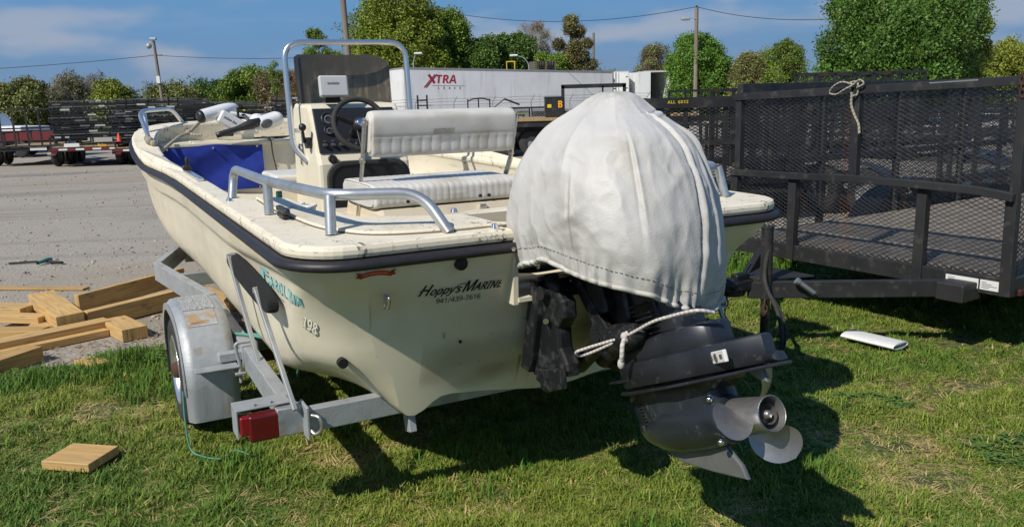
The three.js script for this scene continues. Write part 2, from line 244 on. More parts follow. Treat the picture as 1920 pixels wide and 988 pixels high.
// ------------------------------------------------------------------ the ground
// the edge of the lawn, from the left of the picture to far right
const EDGE = [[-9, -2.2], [-5.2, -3.9], [-4.0, -4.4], [-3.1, -4.85], [-2.62, -5.25], [-2.2, -5.9], [-1.2, -6.8], [0.4, -7.6], [2.0, -8.7], [4, -9.3], [8, -10.6], [14, -12]];
function lawnDepth(x, z) {                             // > 0 inside the lawn: metres from its ragged edge
  let e = EDGE[EDGE.length - 1][1];
  for (let i = 0; i + 1 < EDGE.length; i++) if (x <= EDGE[i + 1][0] || i + 2 === EDGE.length) { const [a, b] = [EDGE[i], EDGE[i + 1]]; e = lerp(a[1], b[1], clamp((x - a[0]) / (b[0] - a[0]))); break; }
  return (z - e) * 0.8 + 0.28 * fbm(x * 1.7, z * 1.7, 3.3, 3) * 2;
}
{
  const asph = colorTex(1024, 1024, (u, v) => { const n = fE(u * 2, v * 2), g = fC(u, v), b = fA(u, v), s = fE(u * 1.0 + 0.31, v); let c = mixc([0.245, 0.215, 0.175], [0.42, 0.375, 0.31], n * 0.7 + s * 0.3); c = mixc(c, [0.30, 0.275, 0.24], sstep(0.45, 0.7, b) * 0.4); return mixc(c, [0.16, 0.147, 0.13], sstep(0.6, 0.78, g) * 0.3); });
  const asphB = valueTex(512, 512, (u, v) => fE(u, v));
  const mLot = std({ map: rep(asph, 0.55), bumpMap: rep(asphB, 0.9), bumpScale: 0.008, roughness: 0.95 });
  const far = std({ map: rep(colorTex(256, 256, (u, v) => mixc([0.09, 0.11, 0.04], [0.16, 0.16, 0.07], fA(u, v))), 0.03), roughness: 1 });
  const gp = (w, d, x, y, z) => { const g = new THREE.PlaneGeometry(w, d).rotateX(-PI / 2).translate(x, y, z); const p = g.attributes.position, uv = g.attributes.uv; for (let i = 0; i < p.count; i++) uv.setXY(i, p.getX(i), p.getZ(i)); return g; };
  struct('ground', gp(2400, 2400, 0, -0.012, 0), far);
  struct('lot', gp(130, 66, 6, -0.006, -26), mLot);
  // lawn soil: brown earth and thatch between the blades, its ragged edge fading into straw and gravel
  const soil = colorTex(1024, 1024, (u, v) => { const n = fC(u, v), m = fA(u, v), e = fE(u * 2, v * 2); let c = mixc([0.085, 0.075, 0.030], [0.15, 0.125, 0.055], n); c = mixc(c, [0.055, 0.085, 0.014], sstep(0.38, 0.6, m) * 0.8); return mixc(c, [0.22, 0.18, 0.10], sstep(0.62, 0.85, e) * 0.4); });
  const pts = []; for (let x = -9; x <= 14.01; x += 0.08) { let lo = -14, hi = 2; for (let k = 0; k < 22; k++) { const m = (lo + hi) / 2; if (lawnDepth(x, m) > -0.1) hi = m; else lo = m; } pts.push([x, hi]); }
  pts.push([14, 3], [-9, 3]);
  const s = new THREE.Shape(pts.map(([x, z]) => new THREE.Vector2(x, -z)));
  const g = new THREE.ShapeGeometry(s).rotateX(-PI / 2); { const p = g.attributes.position, uv = g.attributes.uv; for (let i = 0; i < p.count; i++) uv.setXY(i, p.getX(i), p.getZ(i)); }
  struct('lawn', g, std({ map: rep(soil, 0.45), bumpMap: rep(valueTex(512, 512, (u, v) => fC(u, v)), 1.2), bumpScale: 0.03, roughness: 1 }));
}

{ // what lies about on the lot: dust and oil stains, loose stones
  const c = document.createElement('canvas'); c.width = c.height = 1024; const x = c.getContext('2d'), r = rng(404); x.clearRect(0, 0, 1024, 1024);
  const blot = (cx, cy, q, sx, col) => { x.save(); x.translate(cx, cy); x.rotate(-0.5 + r() * 0.4); x.scale(sx, 1); const g = x.createRadialGradient(0, 0, 0, 0, 0, q); g.addColorStop(0, col + '0.17)'); g.addColorStop(0.6, col + '0.07)'); g.addColorStop(1, col + '0)'); x.fillStyle = g; x.fillRect(-q, -q, q * 2, q * 2); x.restore(); };
  for (let k = 0; k < 150; k++) blot(r() * 1024, r() * 1024, 8 + 46 * r() * r(), 1 + 5 * r(), r() < 0.55 ? 'rgba(58,52,45,' : 'rgba(176,162,136,');
  for (let k = 0; k < 7; k++) { const y0 = r() * 1024; x.strokeStyle = 'rgba(64,60,54,0.07)'; x.lineWidth = 5 + 3 * r(); for (const o of [0, 38]) { x.beginPath(); x.moveTo(0, y0 + o); x.bezierCurveTo(300, y0 + o - 60 + r() * 80, 700, y0 + o - 90, 1024, y0 + o - 120 + r() * 160); x.stroke(); } }
  const t = new THREE.CanvasTexture(c); t.colorSpace = THREE.SRGBColorSpace; const g = new THREE.PlaneGeometry(34, 34).rotateX(-PI / 2).translate(-8, -0.002, -22);
  const o = struct('lot_stains', g, std({ map: t, transparent: true, roughness: 0.95 }));
  const n = 1500, im = new THREE.InstancedMesh(flat(new THREE.IcosahedronGeometry(1, 0)), std({ color: lin(1, 1, 1), roughness: 0.95 }), n), m = new THREE.Matrix4(), q = new THREE.Quaternion(), cc = new THREE.Color();
  for (let i = 0; i < n; i++) { const d = 6.2 + 18 * Math.pow(r(), 1.8), px = (-0.70 + 0.62 * r()) * d - 0.2, s = (0.006 + 0.016 * r() * r()) * (1 + d * 0.03); q.setFromEuler(new THREE.Euler(r() * 6, r() * 6, r() * 6)); m.compose(V(px, lawnDepth(px, -d) > 0.2 ? -0.05 : -0.002, -d), q, V(s * 1.3, s * 0.7, s)); im.setMatrixAt(i, m); const k = 0.7 + 0.7 * r(); im.setColorAt(i, cc.setRGB(0.30 * k, 0.26 * k, 0.21 * k)); }
  im.name = 'gravel'; scene.add(im); tag(im, 'loose stones scattered over the grey lot', 'gravel', null, 'stuff');
}

// ------------------------------------------------------------------ the boat (own axes: x to starboard, y up, z aft, stern at z = 0)
const BOAT = new THREE.Matrix4().compose(V(0.27, 0, -3.066), new THREE.Quaternion().setFromEuler(new THREE.Euler(1.132 * PI / 180, 28.333 * PI / 180, -0.291 * PI / 180, 'YXZ')), V(1, 1, 1));
// a thing placed in the boat's axes: its parts are given in those axes and moved to its base
function onBoat(name, label, category, base, group) {
  const o = new THREE.Group(); o.name = numbered(name); const m = BOAT.clone().multiply(new THREE.Matrix4().makeTranslation(...base)); m.decompose(o.position, o.quaternion, o.scale); scene.add(o);
  o.userData.base = undefined; delete o.userData.base; tag(o, label, category, group);
  o.put = undefined; const B = base; const P = (n, g, m2, parent = o, lb) => { const q = merge(Array.isArray(g) ? g : [g]); q.translate(-B[0], -B[1], -B[2]); return part(n, q, m2, parent, lb); };
  return [o, P];
}
const LEN = 5.8, HB = 1.10;
const sheer = (z) => 1.15 + 0.25 * sstep(4.2, 5.9, -z);
function halfBeam(z) { const t = clamp((-z - 4.55) / (LEN - 4.55)); return (HB + 0.10 * sstep(3.0, 5.1, -z)) * Math.pow(Math.max(0, 1 - Math.pow(t, 4.6)), 1 / 2.4); }
const cornerCut = (z) => { const r = 0.21, d = clamp(-z, 0, r); return r - Math.sqrt(r * r - (r - d) * (r - d)); };
const rakeAt = (y, z) => (y - 1.08) * 0.355 * (1 - sstep(0, 1.6, -z));
// the transom turns into the side over a corner that widens towards the chine
const cornerBack = (x, y, z) => { const t = Math.max(0, Math.abs(x) - 0.38); return -(0.40 * t * t) * (1 - sstep(0.84, 1.06, y)) * (1 - sstep(0, 0.75, -z)); };
const ledgeY = (z) => 0.925 + 0.075 * sstep(1.7, 0.0, -z);
// half cross-section, port side given as positive x, from the rail down to the centreline
function section(z) {
  const k = halfBeam(z) / HB, ly = ledgeY(z), lf = 0.013 * sstep(0.02, 0.22, -z);
  const raw = [[1.085, 1.095], [1.080, 1.06], [1.068, ly + 0.03], [1.062, ly + 0.006], [1.060 - lf, ly - 0.004], [1.050 - lf, ly - 0.03], [1.040, ly - 0.08], [1.022, 0.80], [1.004, 0.735], [0.99, 0.69], [0.968, 0.655], [0.935, 0.628], [0.88, 0.593], [0.80, 0.532], [0.72, 0.462], [0.68, 0.424], [0.655, 0.411], [0.62, 0.408], [0.585, 0.430], [0.555, 0.462], [0.525, 0.482], [0.48, 0.487], [0.36, 0.474], [0.20, 0.447], [0.08, 0.426], [0, 0.42]];
  const low = { 7: [1.030, 0.79], 8: [1.024, 0.69], 9: [1.018, 0.615], 10: [1.008, 0.56], 11: [0.988, 0.515], 12: [0.945, 0.485], 13: [0.86, 0.460], 14: [0.76, 0.437], 15: [0.70, 0.420] }, lw = sstep(0.05, 0.75, -z);
  for (const i in low) raw[i] = [lerp(raw[i][0], low[i][0], lw), lerp(raw[i][1], low[i][1], lw)];
  const top = sheer(z) - 0.055, rise = Math.pow(clamp((-z - 3.7) / (LEN - 3.7)), 2.0) * 0.93, cc = cornerCut(z);
  return raw.map(([x, y]) => {
    const yy = y > ly - 0.1 ? y + (top - 1.095) * sstep(ly - 0.1, 1.09, y) : y;
    const Y = top - (top - yy) * (1 - rise * sstep(1.09, 0.8, y) * 0.98);
    const X = (x * k - cc * sstep(0.62, 1.0, x) * (z > -0.3 ? 1 : 0));
    return [Math.max(0, X), Y];
  });
}
const ZS = []; for (const d of [0, 0.006, 0.016, 0.03, 0.05, 0.08, 0.115, 0.155, 0.2, 0.26, 0.36, 0.5, 0.7, 0.95, 1.2, 1.5, 1.7, 2.0, 2.5, 3.0, 3.5, 3.8, 4.1, 4.35, 4.6, 4.8, 5.0, 5.15, 5.3, 5.42, 5.52, 5.6, 5.67, 5.72, 5.755, 5.78, 5.793, 5.8]) ZS.push(-d);
const SEC = ZS.map(section);
// point of the port hull side at height y and station z (x negative)
function hullX(y, z) { const s = section(z); for (let i = 0; i + 1 < s.length; i++) if (s[i][1] >= y && s[i + 1][1] <= y) { const t = (s[i][1] - y) / (s[i][1] - s[i + 1][1] + 1e-9); return -lerp(s[i][0], s[i + 1][0], t); } return -s[s.length - 1][0]; }
function outlineHalf() {                                // rail outline, port half, from the splash well round to the bow's middle: [x, z]
  const o = []; for (let x = -0.31; x > -(HB - 0.21); x -= 0.05) o.push([x, 0]);
  for (const z of ZS) o.push([-(halfBeam(z) - (z > -0.3 ? cornerCut(z) : 0)), z]); o[o.length - 1][0] = 0; return o;
}
const [boat, BP] = onBoat('skiff', 'cream open fishing boat on the galvanised trailer, seen from its stern', 'boat', [0, 0, -2.6]);
{
  // hull shell, transom included
  const NP = SEC[0].length, geos = [];
  for (const sgn of [-1, 1]) {
    const p = [], uv = [], ix = [];
    SEC.forEach((s, j) => s.forEach(([x, y], i) => { p.push(sgn * x, y, ZS[j] + rakeAt(y, ZS[j]) + cornerBack(x, y, ZS[j])); uv.push(ZS[j] * 1.0, y * 1.0 + x * 0.3); }));
    for (let j = 0; j + 1 < SEC.length; j++) for (let i = 0; i + 1 < NP; i++) { const a = j * NP + i, b = a + 1, c = a + NP, d = c + 1; if (sgn < 0) ix.push(a, b, d, a, d, c); else ix.push(a, d, b, a, c, d); }
    const g = new THREE.BufferGeometry(); g.setAttribute('position', new THREE.Float32BufferAttribute(p, 3)); g.setAttribute('uv', new THREE.Float32BufferAttribute(uv, 2)); g.setIndex(ix);
    geos.push(toCreasedNormals(g, 0.75));
  }
  const s0 = SEC[0].slice().reverse(), xmax = s0[s0.length - 1][0] - 0.0005, low = (x) => { x = Math.abs(x); for (let i = 0; i + 1 < s0.length; i++) if (x <= s0[i + 1][0]) return lerp(s0[i][1], s0[i + 1][1], (x - s0[i][0]) / (s0[i + 1][0] - s0[i][0] + 1e-9)); return s0[s0.length - 1][1]; };
  const strip = (x0, x1, n, top) => grid(n, 30, (u, v) => { const x = lerp(x0, x1, u), y = lerp(low(x), top, v); return [x, y, rakeAt(y, 0) + cornerBack(x, y, 0), x, y]; });
  const tg = mergeGeometries([strip(-xmax, -0.30, 70, 1.095), strip(-0.30, 0.30, 40, 0.89), strip(0.30, xmax, 70, 1.095)]);
  geos.push(flat(tg));
  const hull = BP('hull', geos, M.gel, boat);
  const H = (n, g, m) => BP(n, g, m, hull);
  // gunwale cap with the stern deck and the splash well notch
  const oh = outlineHalf(), outer = [...oh, ...oh.slice(0, -1).reverse().map(([x, z]) => [-x, z])], inset = (list, d) => list.map(([x, z]) => [x - Math.sign(x) * d * Math.min(1, Math.abs(x) / 0.3), z]);
  const holeHalf = new THREE.CatmullRomCurve3([[0, -0.53], [-0.14, -0.53], [-0.24, -0.525], [-0.325, -0.47], [-0.37, -0.395], [-0.45, -0.395], [-0.56, -0.45], [-0.69, -0.535], [-0.77, -0.66], [-0.805, -0.85], [-0.795, -1.08], [-0.795, -1.26], [-0.85, -1.36], [-0.945, -1.46], [-0.985, -1.75], [-0.985, -2.3], [-0.992, -3.2], [-1.0, -4.2], [-1.0, -5.0], [-0.92, -5.38], [-0.70, -5.56], [-0.4, -5.63], [0, -5.65]].map(([x, z]) => V(x, 0, z))).getPoints(70).map((v) => [v.x, v.z]);
  const hole = [...holeHalf, ...holeHalf.slice(1, -1).reverse().map(([x, z]) => [-x, z])];
  const well = [[0.31, 0], [0.305, -0.40], [0.27, -0.44], [-0.27, -0.44], [-0.305, -0.40], [-0.31, 0]];
  const capPts = [...outer.slice(1), ...well.slice(0, -1).map((p) => p), [-0.31, 0]];
  let cg = ext(inset(capPts, -0.004), 0.046, 'xz', 0, 0.016, [hole]); { const q = cg.attributes.position; for (let i = 0; i < q.count; i++) q.setY(i, q.getY(i) + sheer(q.getZ(i)) - 0.023); cg.computeVertexNormals(); }
  BP('gunwale', cg, M.crazed, boat);
  // raised moulding line on the stern deck
  const gr = [[-0.30, -0.075], [-0.62, -0.085], [-0.80, -0.16], [-0.90, -0.36], [-0.935, -0.7], [-0.945, -1.0], [-0.935, -1.36]];
  for (const s of [1, -1]) { const c = new THREE.CatmullRomCurve3(gr.map(([x, z]) => V(s * x, sheer(z) + 0.001, z))); BP('deck_moulding', tubeOn(c, 0.0045, 50, 6), std({ color: lin(0.14, 0.115, 0.08), roughness: 0.8 }), boat);
    const pan = ext([...c.getPoints(40).map((v) => [v.x, v.z]), [s * -0.93, -1.415], [s * -0.86, -1.33], [s * -0.815, -1.25], [s * -0.815, -1.05], [s * -0.822, -0.86], [s * -0.79, -0.655], [s * -0.705, -0.52], [s * -0.565, -0.432], [s * -0.45, -0.378], [s * -0.37, -0.372], [s * -0.345, -0.30], [s * -0.33, -0.12]], 0.016, 'xz', sheer(0) + 0.006, 0.005); BP('deck_panel', pan, M.crazed, boat); }
  // rub rail: a rounded black strip right round, from well edge to well edge
  const prof = [[-0.015, 0.018], [0.012, 0.018], [0.024, 0.014], [0.031, 0.005], [0.032, -0.006], [0.026, -0.014], [0.012, -0.019], [-0.015, -0.019]];
  const N = outer.length, rg = grid(prof.length - 1, N - 1, (u, v) => {
    const i = Math.round(v * (N - 1)), k = Math.round(u * (prof.length - 1)), a = outer[Math.max(0, i - 1)], b = outer[Math.min(N - 1, i + 1)]; let tx = b[0] - a[0], tz = b[1] - a[1]; const l = Math.hypot(tx, tz) || 1; tx /= l; tz /= l;
    const [x, z] = outer[i], [o, y] = prof[k]; return [x + -tz * o * -1 * -1 * -1, sheer(z) - 0.066 + y, z + tx * o * -1 * -1 * -1, i * 0.1, u * 0.1];
  });
  { // outward check: on the port side the strip must lie outside
    const p = rg.attributes.position, i0 = Math.floor(N / 4) * prof.length; const dx = Math.abs(p.getX(i0 + 4)) - Math.abs(p.getX(i0)); if (dx < 0) for (let j = 0; j < N; j++) for (let k = 0; k < prof.length; k++) { const q = j * prof.length + k, [x, z] = outer[j]; p.setX(q, 2 * x - p.getX(q)); p.setZ(q, 2 * z - p.getZ(q)); } rg.computeVertexNormals(); }
  const rubEnd = ext(prof.map(([o, y]) => [o, y]), 0.006, 'zy', 0, 0);
  const rr = BP('rub_rail', [rg, rubEnd.clone().translate(-0.31, 1.084, 0), rubEnd.translate(0.31, 1.084, 0)], M.rubrail, boat);
  BP('screw', cyl([-0.335, 1.084, 0.030], [-0.335, 1.084, 0.038], 0.008), M.chrome, rr);
  // inside: wall down from the gunwale, floor
  const holeC = [...hole, hole[0]], ig = grid(holeC.length - 1, 6, (u, v) => { const [x, z] = holeC[Math.round(u * (holeC.length - 1))], y = lerp(sheer(z) - 0.02, 0.60, v), k = 1 + 0.045 * sstep(0, 0.12, v) - 0.06 * v; return [x * k, y, z * (1 + 0.004 * v), u * 9, y]; });
  BP('cockpit_wall', flat(ig), M.crazed, boat);
  const fl = new THREE.ShapeGeometry(new THREE.Shape(hole.map(([x, z]) => new THREE.Vector2(x * 1.02, -z)))).rotateX(-PI / 2).translate(0, 0.615, 0); BP('cockpit_floor', boxUV(fl), M.hullIn, boat);
  // splash well: sides, floor and the slats lying in it
  const wg = [bx(0.02, 0.28, 0.44, -0.305, 1.005, -0.225), bx(0.02, 0.28, 0.44, 0.305, 1.005, -0.225), bx(0.59, 0.28, 0.02, 0, 1.005, -0.445), bx(0.59, 0.016, 0.47, 0, 0.882, -0.235)];
  BP('splash_well', wg, M.liner, boat);
  for (let i = 0; i < 3; i++) BP('well_slat', rbx(0.5, 0.014, 0.055, 0, 0.925 + i * 0.028, -0.12 - i * 0.12, 0.005), M.seatBase, boat);
  BP('fuel_hose', spline([[-0.2, 0.92, -0.36], [-0.1, 0.93, -0.24], [0, 0.97, -0.1], [0.03, 1.0, 0.02]], 0.014, 30), M.rubber, boat);
  // casting deck, its bulkhead and the two blue cloth panels
  const bow = hole.filter(([x, z]) => z < -5.06 && z > -9), bl = bow.map(([x, z]) => [x, z]);
  BP('casting_deck', ext([[-0.985, -5.06], ...bl, [0.985, -5.06]].map(([x, z]) => [x * 1.0, z]), 0.03, 'xz', 1.205, 0.006), M.liner, boat);
  BP('bulkhead', rbx(1.92, 0.60, 0.03, 0, 0.90, -5.10, 0.008), M.liner, boat);
  BP('deck_hatch', rbx(0.7, 0.012, 0.28, -0.36, 1.224, -5.22, 0.005), M.liner, boat);
  for (const [x0, x1] of [[-0.985, -0.13], [0.20, 0.98]]) {
    const cl = BP('cloth_panel', flat(grid(40, 20, (u, v) => [lerp(x0, x1, u), lerp(1.195, 0.80, v) - 0.012 * Math.sin(u * 9) * (1 - v), -5.045 + 0.014 * fbm(u * 4, v * 2.5 + 3, x0) + 0.018 * Math.sin(v * PI) * Math.sin(u * 6 + v * 3), lerp(x0, x1, u), v * 0.4])), M.blue, boat);
    for (const u of [0.06, 0.5, 0.94]) for (const v of [0.03, 0.96]) if (v < 0.5 || u !== 0.5) BP('snap', cyl([lerp(x0, x1, u), lerp(1.19, 0.80, v), -5.05], [lerp(x0, x1, u), lerp(1.19, 0.80, v), -5.018], 0.012, 0.009, 12), M.chrome, cl);
  }
  BP('rod_rack', rbx(0.9, 0.05, 0.02, -0.5, 0.70, -5.06, 0.006), M.carpet, boat);
  // things set in the transom
  const T = (y, x = -0.4) => rakeAt(y, 0) + cornerBack(x, y, 0);
  H('drain_plug', [cyl([-0.523, 1.045, T(1.045) - 0.002], [-0.523, 1.045, T(1.045) + 0.012], 0.024), ball(0.021, -0.523, 1.045, T(1.045) + 0.01, 1, 1, 0.35)], M.dark);
  H('drain_hole', [cyl([-0.895, 0.672, T(0.672, -0.895) - 0.02], [-0.895, 0.672, T(0.672, -0.895) + 0.007], 0.019)], M.dark);
  H('tow_eye', [rbx(0.024, 0.055, 0.006, -0.791, 0.935, T(0.935) + 0.004, 0.003), spline([[-0.791, 0.955, T(0.955)], [-0.791, 0.955, T(0.955) + 0.03], [-0.791, 0.915, T(0.915) + 0.03], [-0.791, 0.915, T(0.915)]], 0.0055, 24)], M.steel);
  H('bolt', [cyl([-0.48, 0.72, T(0.72)], [-0.48, 0.72, T(0.72) + 0.006], 0.006, 0.006, 10)], M.dark);
  // print on the transom: a 4 mm film on its own plane
  const film = (x0, x1, y0, y1) => { const g = grid(4, 4, (u, v) => { const x = lerp(x0, x1, u), y = lerp(y0, y1, v); return [x, y, T(y, x) + 0.0035, u, v]; }); return flat(g); };
  H('shop_lettering', film(-0.685, -0.345, 0.885, 0.985), print(1024, 300, (c, w, h) => {
    c.fillStyle = '#0b0b0c'; c.save(); c.translate(20, 165); c.transform(1, 0, -0.22, 1, 0, 0); c.font = 'italic 175px sans-serif'; c.lineWidth = 5; c.strokeStyle = '#0b0b0c'; const w1 = (t, x, f) => { c.font = 'italic ' + f + 'px sans-serif'; c.fillText(t, x, 0); c.strokeText(t, x, 0); }; w1('H', 30, 175); w1('oppy’s', 158, 122); w1('M', 520, 175); w1('ARINE', 668, 120); c.restore();
    c.fillRect(70, 100, 60, 9); c.fillRect(520, 62, 70, 9); c.font = '84px sans-serif'; c.fillText('941/439-7616', 270, 275);
  }));
  H('ribbon_emblem', film(-0.905, -0.762, 1.022, 1.062), print(512, 150, (c, w, h) => {
    c.fillStyle = '#b5382c'; c.beginPath(); c.moveTo(60, 60); c.bezierCurveTo(180, 10, 330, 10, 452, 60); c.lineTo(452, 125); c.bezierCurveTo(330, 75, 180, 75, 60, 125); c.fill();
    c.fillStyle = '#8d271f'; for (const s of [1, -1]) { c.save(); c.translate(256, 0); c.scale(s, 1); c.beginPath(); c.moveTo(185, 40); c.lineTo(254, 25); c.lineTo(228, 60); c.lineTo(254, 98); c.lineTo(185, 110); c.fill(); c.restore(); }
    c.fillStyle = '#d98a74'; for (let i = 0; i < 11; i++) c.fillRect(110 + i * 27, 62 - 16 * Math.sin((i + 0.5) / 11 * 3.14), 17, 18);
  }));
  const stain = (w, h, draw, col) => { const c = document.createElement('canvas'); c.width = w; c.height = h; draw(c.getContext('2d'), w, h); const t = new THREE.CanvasTexture(c); t.colorSpace = THREE.SRGBColorSpace; return std({ map: t, transparent: true, roughness: 0.6 }); };
  const film2 = (x0, x1, y0, y1, o) => flat(grid(10, 10, (u, v) => { const x = lerp(x0, x1, u), y = lerp(y0, y1, v); return [x, y, T(y, x) + o, u, v]; }));
  H('rust_streak', film2(-0.235, -0.045, 0.46, 0.66, 0.0025), stain(128, 128, (c) => { for (const [x, w, a, y0] of [[22, 9, 0.5, 30], [60, 5, 0.35, 55], [84, 12, 0.4, 20], [110, 6, 0.25, 50]]) for (let k = 0; k < 40; k++) { c.fillStyle = `rgba(${150 - k},${88 - k * 0.6},34,${a * (1 - k / 42) * 0.3})`; c.fillRect(x - w / 2 + (k % 3), y0 + k * 2.2, w * (1 - k / 70), 7); } }));
  H('grime', film2(-0.62, 0.5, 0.50, 0.80, 0.0018), stain(256, 128, (c, w, h) => { const r = rng(5); for (let k = 0; k < 90; k++) { const x = r() * w, y = h * (0.3 + 0.6 * r()), q = 12 + 30 * r(); const g = c.createRadialGradient(x, y, 0, x, y, q); g.addColorStop(0, 'rgba(120,95,45,0.055)'); g.addColorStop(1, 'rgba(120,95,45,0)'); c.fillStyle = g; c.fillRect(x - q, y - q, q * 2, q * 2); } for (let k = 0; k < 26; k++) { c.fillStyle = `rgba(60,50,30,${0.1 + 0.2 * r()})`; c.fillRect(r() * w, r() * h, 1 + r() * 2, 1 + r() * 5); } }));
  // maker's lettering on the port side
  // rows of points on the hull side, lifted 5 mm off it
  const poly3 = (P, u) => { const k = Math.min(P.length - 2, Math.floor(u * (P.length - 1))), f = u * (P.length - 1) - k; return [0, 1, 2].map((i) => lerp(P[k][i], P[k + 1][i], f)); };
  const side = (top, bottom) => flat(grid(36, 8, (u, v) => { const a = poly3(bottom, u), b = poly3(top, u), y = lerp(a[1], b[1], v), z = lerp(a[2], b[2], v); let zs = z, x = -1; for (let k = 0; k < 30; k++) { x = hullX(y, zs); zs = Math.min(0, zs + 0.7 * (z - (zs + rakeAt(y, zs) + cornerBack(x, y, zs)))); } return [x - 0.006, y, z + 0.004, u, v]; }));
  H('maker_lettering', side([[-1.041, 0.943, -0.866], [-1.041, 0.958, -0.62], [-1.040, 0.968, -0.40], [-1.012, 0.960, -0.206]], [[-1.040, 0.884, -0.822], [-1.039, 0.891, -0.60], [-1.032, 0.893, -0.40], [-0.994, 0.873, -0.280]]), print(1024, 220, (c) => {
    c.fillStyle = '#79bfc3'; c.fillRect(8, 12, 175, 40); c.beginPath(); c.moveTo(8, 60); c.lineTo(70, 60); c.lineTo(70, 205); c.lineTo(180, 150); c.lineTo(180, 212); c.lineTo(8, 212); c.fill(); c.fillStyle = '#4f8fa0'; c.fillRect(60, 78, 125, 22);
    let x = 196; for (const ch of 'AROLINA') { c.save(); c.translate(x, 206); c.scale(0.80, 1.0); c.font = 'bold 196px sans-serif'; c.fillStyle = '#7fc3c6'; c.fillText(ch, 0, 0); c.restore(); x += ch === 'I' ? 58 : 120; }
  }));
  H('model_number', side([[-1.013, 0.866, -0.324], [-0.991, 0.848, -0.299], [-0.966, 0.830, -0.277]], [[-1.005, 0.798, -0.373], [-0.984, 0.780, -0.343], [-0.960, 0.761, -0.317]]), print(420, 256, (c) => { c.font = 'bold 250px sans-serif'; c.scale(0.95, 1); c.fillStyle = '#55585a'; c.fillText('198', 2, 228); c.fillStyle = '#e4e0d2'; c.fillText('198', 10, 218); c.strokeStyle = '#8d8d88'; c.lineWidth = 4; c.strokeText('198', 10, 218); }));
  H('script_lettering', side([[-1.036, 0.880, -0.56], [-1.034, 0.884, -0.44]], [[-1.035, 0.866, -0.54], [-1.033, 0.869, -0.43]]), print(256, 40, (c) => { c.font = 'bold 36px sans-serif'; c.fillStyle = '#8b9292'; c.fillText('Skiff', 40, 33); }));
  // stern grab rails
  for (const s of [1, -1]) {
    const g = BP('grab_rail', [pipe([[s * -1.02, 1.15, -1.52], [s * -0.995, 1.285, -1.56], [s * -0.985, 1.285, -0.9], [s * -0.90, 1.285, -0.28], [s * -0.60, 1.285, -0.16], [s * -0.545, 1.15, -0.05]], 0.0205, 0.09, 90, 12)], M.tube, boat);
    BP('rail_leg', [cyl([s * -0.99, 1.15, -0.86], [s * -0.985, 1.283, -0.88], 0.0195)], M.tube, g);
    BP('rail_leg', [cyl([s * -0.915, 1.15, -0.235], [s * -0.90, 1.283, -0.275], 0.0195)], M.tube, g);
  }
  // bow rails
  for (const s of [1, -1]) {
    const g = BP('bow_rail', [pipe([[s * -1.07, 1.26, -4.85], [s * -1.10, 1.475, -5.22], [s * -1.06, 1.505, -5.32], [s * -0.80, 1.515, -5.60], [s * -0.70, 1.38, -5.72]], 0.0185, 0.08, 80, 12)], M.alu, boat);
    BP('rail_leg', [cyl([s * -1.05, 1.34, -5.28], [s * -1.055, 1.503, -5.33], 0.017)], M.alu, g);
  }
  // cleat, sliding track, small fittings
  BP('cleat', [rbx(0.03, 0.014, 0.10, -0.965, 1.162, -0.72, 0.006), rbx(0.026, 0.024, 0.15, -0.965, 1.186, -0.72, 0.010), cyl([-0.965, 1.15, -0.70], [-0.965, 1.19, -0.70], 0.012), cyl([-0.965, 1.15, -0.74], [-0.965, 1.19, -0.74], 0.012)], M.plastic, boat);
  const tr = BP('slide_track', [rbx(0.035, 0.02, 0.62, -1.035, 1.162, -2.72, 0.005)], M.alu, boat);
  BP('track_clamp', [rbx(0.05, 0.03, 0.06, -1.035, 1.185, -2.98, 0.008), cyl([-1.035, 1.19, -2.93], [-1.035, 1.235, -2.93], 0.012), rbx(0.02, 0.03, 0.05, -1.035, 1.24, -2.93, 0.006)], M.plastic, tr);
  for (const [x, z] of [[-1.05, -1.42], [-1.03, -4.4], [-0.32, -0.5], [-0.36, -0.06]]) BP('deck_fitting', [cyl([x, 1.15 + (z < -4 ? 0.01 : 0.0), z], [x, 1.166 + (z < -4 ? 0.01 : 0), z], 0.016, 0.01, 12)], M.chrome, boat);
  for (const [x, z] of [[-0.60, -2.28], [-0.56, -2.12], [-0.525, -2.0]]) BP('rod_holder', [merge([flat(lathe([[0.030, 0], [0.032, 0.11], [0.040, 0.112], [0.040, 0.125], [0.028, 0.125], [0.026, 0.0]], 20).translate(x, 0.90, z))])], M.white, boat);
  BP('bottle_cap', [cyl([-0.59, 0.95, -2.45], [-0.59, 1.06, -2.45], 0.022, 0.018)], std({ color: lin(0.01, 0.07, 0.05), roughness: 0.4 }), boat);
  // console
  const con = sub('console', boat), CP = (n, g, m, par = con) => BP(n, g, m, par);
  const body = CP('console_body', ext([[-2.43, 0.61], [-2.47, 1.20], [-2.51, 1.27], [-2.63, 1.535], [-2.66, 1.565], [-2.98, 1.572], [-3.04, 1.54], [-3.12, 0.61]], 0.60, 'zy', -0.03, 0.022), M.liner);
  const slope = (y) => lerp(-2.515, -2.628, (y - 1.27) / 0.265);
  const dash = CP('dash_panel', ext([[slope(1.268) + 0.016, 1.268], [slope(1.54) + 0.016, 1.54], [slope(1.54) - 0.01, 1.54], [slope(1.268) - 0.01, 1.268]], 0.53, 'zy', -0.045, 0.004), M.plastic);
